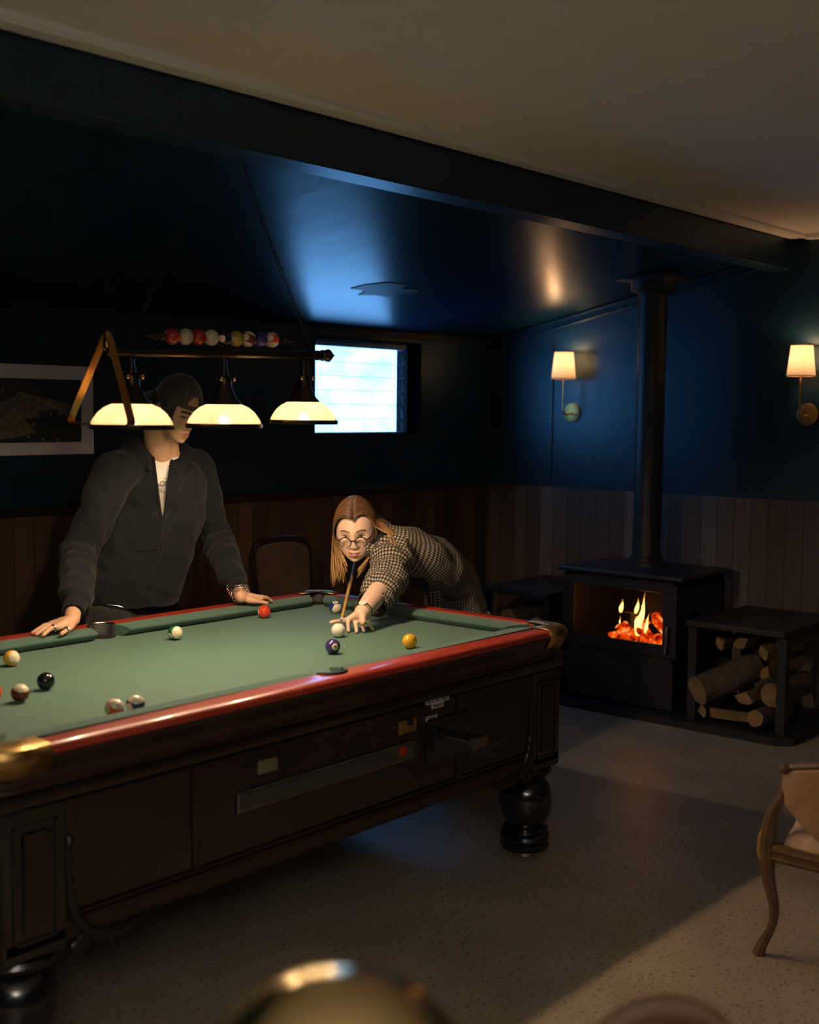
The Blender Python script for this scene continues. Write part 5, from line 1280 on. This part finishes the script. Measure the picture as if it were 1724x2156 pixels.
D2.band('lower_lip', (-.021, .021), lambda t: -.0672-.0010*math.sin(PI*t)+cs(t), lambda t: -.0676-.0070*math.sin(PI*t)**.8+cs(t), M['lipstick'], wom, .0010)
# glasses
def wl(x, y, z): return wc+wR3 @ Vector((x, y, z))
bm = B(); fy_ = .107
for s in (-1, 1): tube(bm, [wl(s*.0315+.0235*math.cos(2*PI*k/36), fy_-.003*abs(math.cos(2*PI*k/36)), -.014+.0215*math.sin(2*PI*k/36)) for k in range(37)], .0014, 8, cap=False)
gl = obj('glasses', bm, M['glassframe'], None, True); pkeep(gl, wom)
for s in (-1, 1):
    bm = B(); tube(bm, [wl(s*.0315+.0235*math.cos(PI*k/12), fy_+.0005, -.014+.0215*math.sin(PI*k/12)) for k in range(1, 12)], .0022, 8); 
    if s < 0: tube(bm, crom([wl(-.0095, fy_, -.008), wl(0, fy_+.002, -.0055), wl(.0095, fy_, -.008)], 5), .0022, 8)
    tube(bm, [wl(s*.053, fy_-.002, -.004), wl(s*.066, fy_-.014, -.003), wl(s*.078, .02, .000), wl(s*.081, -.02, -.004), wl(s*.078, -.035, -.02)], .002, 8); o = obj('glasses_temple', bm, M['glassframe'], None, True); pkeep(o, wom)
    bm = B(); bm.faces.new([bm.verts.new(wl(s*.0315+.0232*math.cos(2*PI*k/30), fy_-.001, -.014+.0212*math.sin(2*PI*k/30))) for k in range(30)]); o = obj('lens', bm, M['lens']); md = o.modifiers.new('t', 'SOLIDIFY'); md.thickness = .0012; pkeep(o, wom)
# hair
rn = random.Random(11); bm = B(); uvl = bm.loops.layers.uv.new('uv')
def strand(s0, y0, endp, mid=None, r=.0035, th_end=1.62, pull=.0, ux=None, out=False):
    s = -s0; pts = []
    for k in range(7):
        th_ = -.02+(th_end+.02)*k/6; q = 1.055+rn.uniform(-.008, .014)
        yy = y0-(.030+pull)*math.sin(th_)
        e = math.sqrt(max(.10, 1-(max(yy, -yy*.9)/.110)**2))
        pts.append(wl(s*.080*math.sin(th_)*q*(e*.35+.65)-.006*(k == 0), yy, .121*math.cos(th_)*q*e+.004))
    p0 = pts[-1]; d0 = (pts[-1]-pts[-2]).normalized()
    L_ = (endp-p0).length
    p1 = p0+d0*L_*.30-(_r*(-.030) if s0 > 0 and out else Vector()); p2 = (mid if mid is not None else endp+Vector((0, 0, L_*.33)))
    cv = bez(p0, p1, p2, endp, 12)
    pts = pts+cv[1:]; n = len(pts)
    tube(bm, pts, [r*(.8 if i == 0 else 1) if i < n*.75 else r*max(.12, 1-(i-n*.75)/(n*.25)) for i in range(n)], 5, flat=.7, uvl=uvl, ux=ux if ux is not None else rn.random())
for k in range(150):      # picture left curtain (falls straight)
    y0 = rn.uniform(-.07, .094); u_ = rn.random(); ex_ = 698+34*u_**1.2; ez = 1236-34*(u_)+rn.uniform(-14, 6)
    if rn.random() < .3: ex_ = rn.uniform(712, 728); ez = rn.uniform(1195, 1230)
    e_ = at(ex_+rn.uniform(-3, 3), ez, 4.90+rn.uniform(-.02, .09)); m_ = at(694+36*u_, 1188, 4.90+rn.uniform(-.02, .09))
    strand(-1, y0, e_, m_, rn.uniform(.0022, .0042), th_end=1.5)
for k in range(150):      # picture right, swept over the shoulder
    y0 = rn.uniform(-.085, .094); u_ = rn.random()
    e_ = at(826+28*u_+rn.uniform(-4, 4), 1150+26*u_+rn.uniform(-12, 6), 4.86+rn.uniform(-.02, .05)); m_ = at(814+30*u_, 1112+10*u_, 4.90+rn.uniform(-.02, .05))
    strand(1, y0, e_, m_, rn.uniform(.0022, .0042), th_end=1.35, pull=.02, out=True)
for k in range(60):       # behind the cheek, in front of the shoulder
    y0 = rn.uniform(-.03, .060); u_ = rn.random()
    e_ = at(752+14*u_+rn.uniform(-3, 3), 1212-16*u_+rn.uniform(-12, 6), 4.92+rn.uniform(-.01, .04)); m_ = at(776+6*u_, 1176, 4.93+rn.uniform(-.01, .03))
    strand(1, y0, e_, m_, rn.uniform(.002, .0036), th_end=1.55, pull=.012)
for k in range(70):       # crown and back cover
    y0 = rn.uniform(-.10, -.04); s = rn.choice((-1, 1)); e_ = at(790+rn.uniform(-20, 30), 1140+rn.uniform(-14, 14), 5.04)
    strand(s, y0, e_, None, .005, th_end=1.3, pull=.02)
g = bmesh.ops.create_uvsphere(bm, u_segments=40, v_segments=28, radius=1.0); dele = []
for v in g['verts']: v.co = Vector((v.co.x*.081, v.co.y*.100-.006, v.co.z*.121+.003))
for v in g['verts']:
    p = v.co
    if p.z < .085-.9*max(0, -p.y)*2.0 and p.y > -.02 or p.y > .050: dele.append(v)
    elif p.z < -.06: dele.append(v)
bmesh.ops.delete(bm, geom=dele, context='VERTS')
gv = [v for v in g['verts'] if v.is_valid]; bmesh.ops.transform(bm, matrix=Matrix.Translation(wc) @ wR3.to_4x4(), verts=gv)
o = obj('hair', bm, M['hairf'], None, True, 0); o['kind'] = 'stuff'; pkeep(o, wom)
# black knit top
bm = B(); tube(bm, crom([wc+wR3 @ Vector((0, -.055, -.085)), nk, sp1, sp2], 4), cromf([.050, .060, .112, .105], 4), 22, round_ends=False); tube(bm, [shL, nk, shR], .058, 16, round_ends=True)
o = remesh('knit_top', bm, .007, M['blacktop'], None, 4); pkeep(o, wom)
bm = B(); tube(bm, crom([sp3+Vector((0, 0, .0)), sp3+Vector((.02, 0, -.10))], 4), .10, 20, flat=1.0, round_ends=True)
for s in (-1, 1):
    hp = sp3+Vector((.02, s*.07, -.10)); tube(bm, crom([hp, Vector((hp.x+.05, hp.y+s*.02, .48)), Vector((hp.x+.10, hp.y+s*.04, .07))], 5), cromf([.10, .08, .07], 5), 18)
    an = Vector((sp3.x+.02+.10, sp3.y+s*.09+s*.04, .09)); b2 = B(); tube(b2, [an+Vector((.05, 0, -.045)), an+Vector((-.16, 0, -.052))], [.042, .034], 14, round_ends=True)
    for v in b2.verts: v.co.z = max(0, v.co.z)
    o = obj('shoe', b2, M['trouser'], None, True); pkeep(o, wom)
o = remesh('trousers', bm, .010, M['trouser'], None, 4, fold(.008, 10, 8)); pkeep(o, wom)
# gingham overshirt: torso, sleeves, collar roll (cloth with its own weave direction)
bm = B(); uvl = bm.loops.layers.uv.new('uv')
def cloth(pts, ra, rb, seg=72, amp=.006, sc=16, ridge=60, up=Vector((0, 0, 1)), n=8, seed=0, twist=0.0):
    P = crom(pts, n); A = cromf(ra, n); Bq = cromf(rb, n); a_prev = None; rings = []; dist = 0; rav = sum(A)/len(A)
    for i, p in enumerate(P):
        t = P[min(i+1, len(P)-1)]-P[max(0, i-1)]
        if i: dist += (p-P[i-1]).length
        if a_prev is None: a, b = frame_at(t, up)
        else: tn = t.normalized(); a = (a_prev-tn*a_prev.dot(tn)).normalized(); b = a.cross(tn).normalized()
        a_prev = a; rr = []
        for k in range(seg):
            th_ = 2*PI*k/seg; q = p+a*(A[i]*math.cos(th_))+b*(Bq[i]*math.sin(th_)); nd = (q-p).normalized()
            w_ = noise.noise(q*sc+Vector((seed, 0, 0))); w2 = abs(noise.noise(q*sc*1.7+Vector((3, seed, 0))))
            q2 = q+nd*(amp*(w_*1.3-w2*1.6)+amp*.9*math.sin(dist*ridge+4*noise.noise(q*9+Vector((seed, 1, 2)))))
            rr.append((bm.verts.new(q2), th_*rav, dist))
        rings.append(rr)
    for r0, r1 in zip(rings, rings[1:]):
        for k in range(seg):
            k2 = (k+1) % seg; f_ = bm.faces.new((r0[k][0], r0[k2][0], r1[k2][0], r1[k][0]))
            us = (r0[k][1], r0[k][1]+2*PI*rav/seg, r0[k][1]+2*PI*rav/seg, r0[k][1]); vs_ = (r0[k][2], r0[k][2], r1[k][2], r1[k][2])
            for lp, uu, vv in zip(f_.loops, us, vs_): lp[uvl].uv = (uu+twist*vv, vv)
    return rings
cloth([nk+Vector((-.01, .0, .005)), sp1+Vector((0, 0, .012)), sp2, sp3+Vector((0, 0, .02)), sp4], [.075, .130, .135, .145, .150], [.075, .105, .112, .112, .115], 110, .006, 12, 22, seed=1, n=12, twist=.12)
cloth([shL+Vector((.02, .0, -.0)), shL.lerp(elbL, .35), elbL+Vector((0, 0, .004)), at(797, 1252, 4.73), at(784, 1272, 4.69)], [.080, .080, .078, .068, .060], [.078, .078, .074, .064, .056], 84, .0075, 16, 85, seed=3, n=10)
cloth([shR, shR.lerp(elbR, .6), elbR, elbR.lerp(gripR, .6)], [.078, .070, .062, .055], [.078, .070, .062, .055], 60, .006, 16, 70, seed=5)
cloth([at(775, 1162, 4.93), at(790, 1158, 4.90), at(806, 1172, 4.88), at(800, 1186, 4.87)], [.016, .030, .034, .020], [.016, .030, .034, .020], 40, .006, 22, 110, seed=8)
cloth([at(905, 1200, 5.12), at(916, 1245, 5.14), at(917, 1285, 5.16)], [.012, .022, .022], [.012, .03, .03], 30, .003, 22, 60, seed=9)
cloth([nk+Vector((.03, .06, .02)), nk+Vector((0, -.01, .052)), nk+Vector((-.02, -.07, .01))], [.025, .03, .024], [.025, .03, .024], 36, .004, 22, 80, seed=12)
o = obj('overshirt', bm, M['gingham'], None, True, 0); pkeep(o, wom)
# cuff lining
cdn = (at(784, 1272, 4.69)-at(797, 1252, 4.73)).normalized(); ring_on(at(784, 1272, 4.69), cdn, .0575, .005, mat('dark cuff binding', (.05, .035, .03), .9), wom, 'cuff')
# watch and rings
wd = (wrL-elbL.lerp(wrL, .5)).normalized(); wrc = wrL-wd*.020
ring_on(wrc, wd, .0325, .0022, M['glassframe'], wom, 'watch_strap'); ring_on(wrc+wd*.012, wd, .0315, .0015, M['brassd'], wom, 'bracelet')
bm = B(); s1, s2 = frame_at(wd); nrm = s2 if s2.z > 0 else -s2; lathe(bm, [(0, 0), (.0155, 0), (.016, .003), (.014, .005), (0, .0052)], 28, Matrix.Translation(wrc+nrm*.031) @ nrm.to_track_quat('Z', 'Y').to_matrix().to_4x4())
o = obj('watch', bm, mat('white watch dial', (.8, .78, .72), .15, coat=.6), None, True); pkeep(o, wom)
for i in (0, 1): ring_on(kk[i].lerp(mm[i], .55), mm[i]-kk[i], .0088, .0011, M['brassd'], wom)
# cue
Q = thing('cue_stick', 'honey coloured cue held by the bending player, tip behind the white ball', 'cue', cue0); qm = local(Q)
def qch(name, pts, rs, m): bm = B(); tube(bm, pts, rs, 14); o = obj(name, bm, m, None, True); o.data.transform(qm); o.parent = Q
qch('shaft', [cue0+cd*.012, cue0+cd*.45, cue0+cd*.75], [.0056, .0085, .0105], M['cuewood']); qch('ferrule', [cue0-cd*.002, cue0+cd*.012], [.0054, .0056], M['ferrule']); qch('tip', [cue0-cd*.007, cue0-cd*.002], [.0048, .0054], M['cuetip'])
qch('butt', [cue0+cd*.75, cue0+cd*1.36], [.0106, .0145], M['blackgloss'])
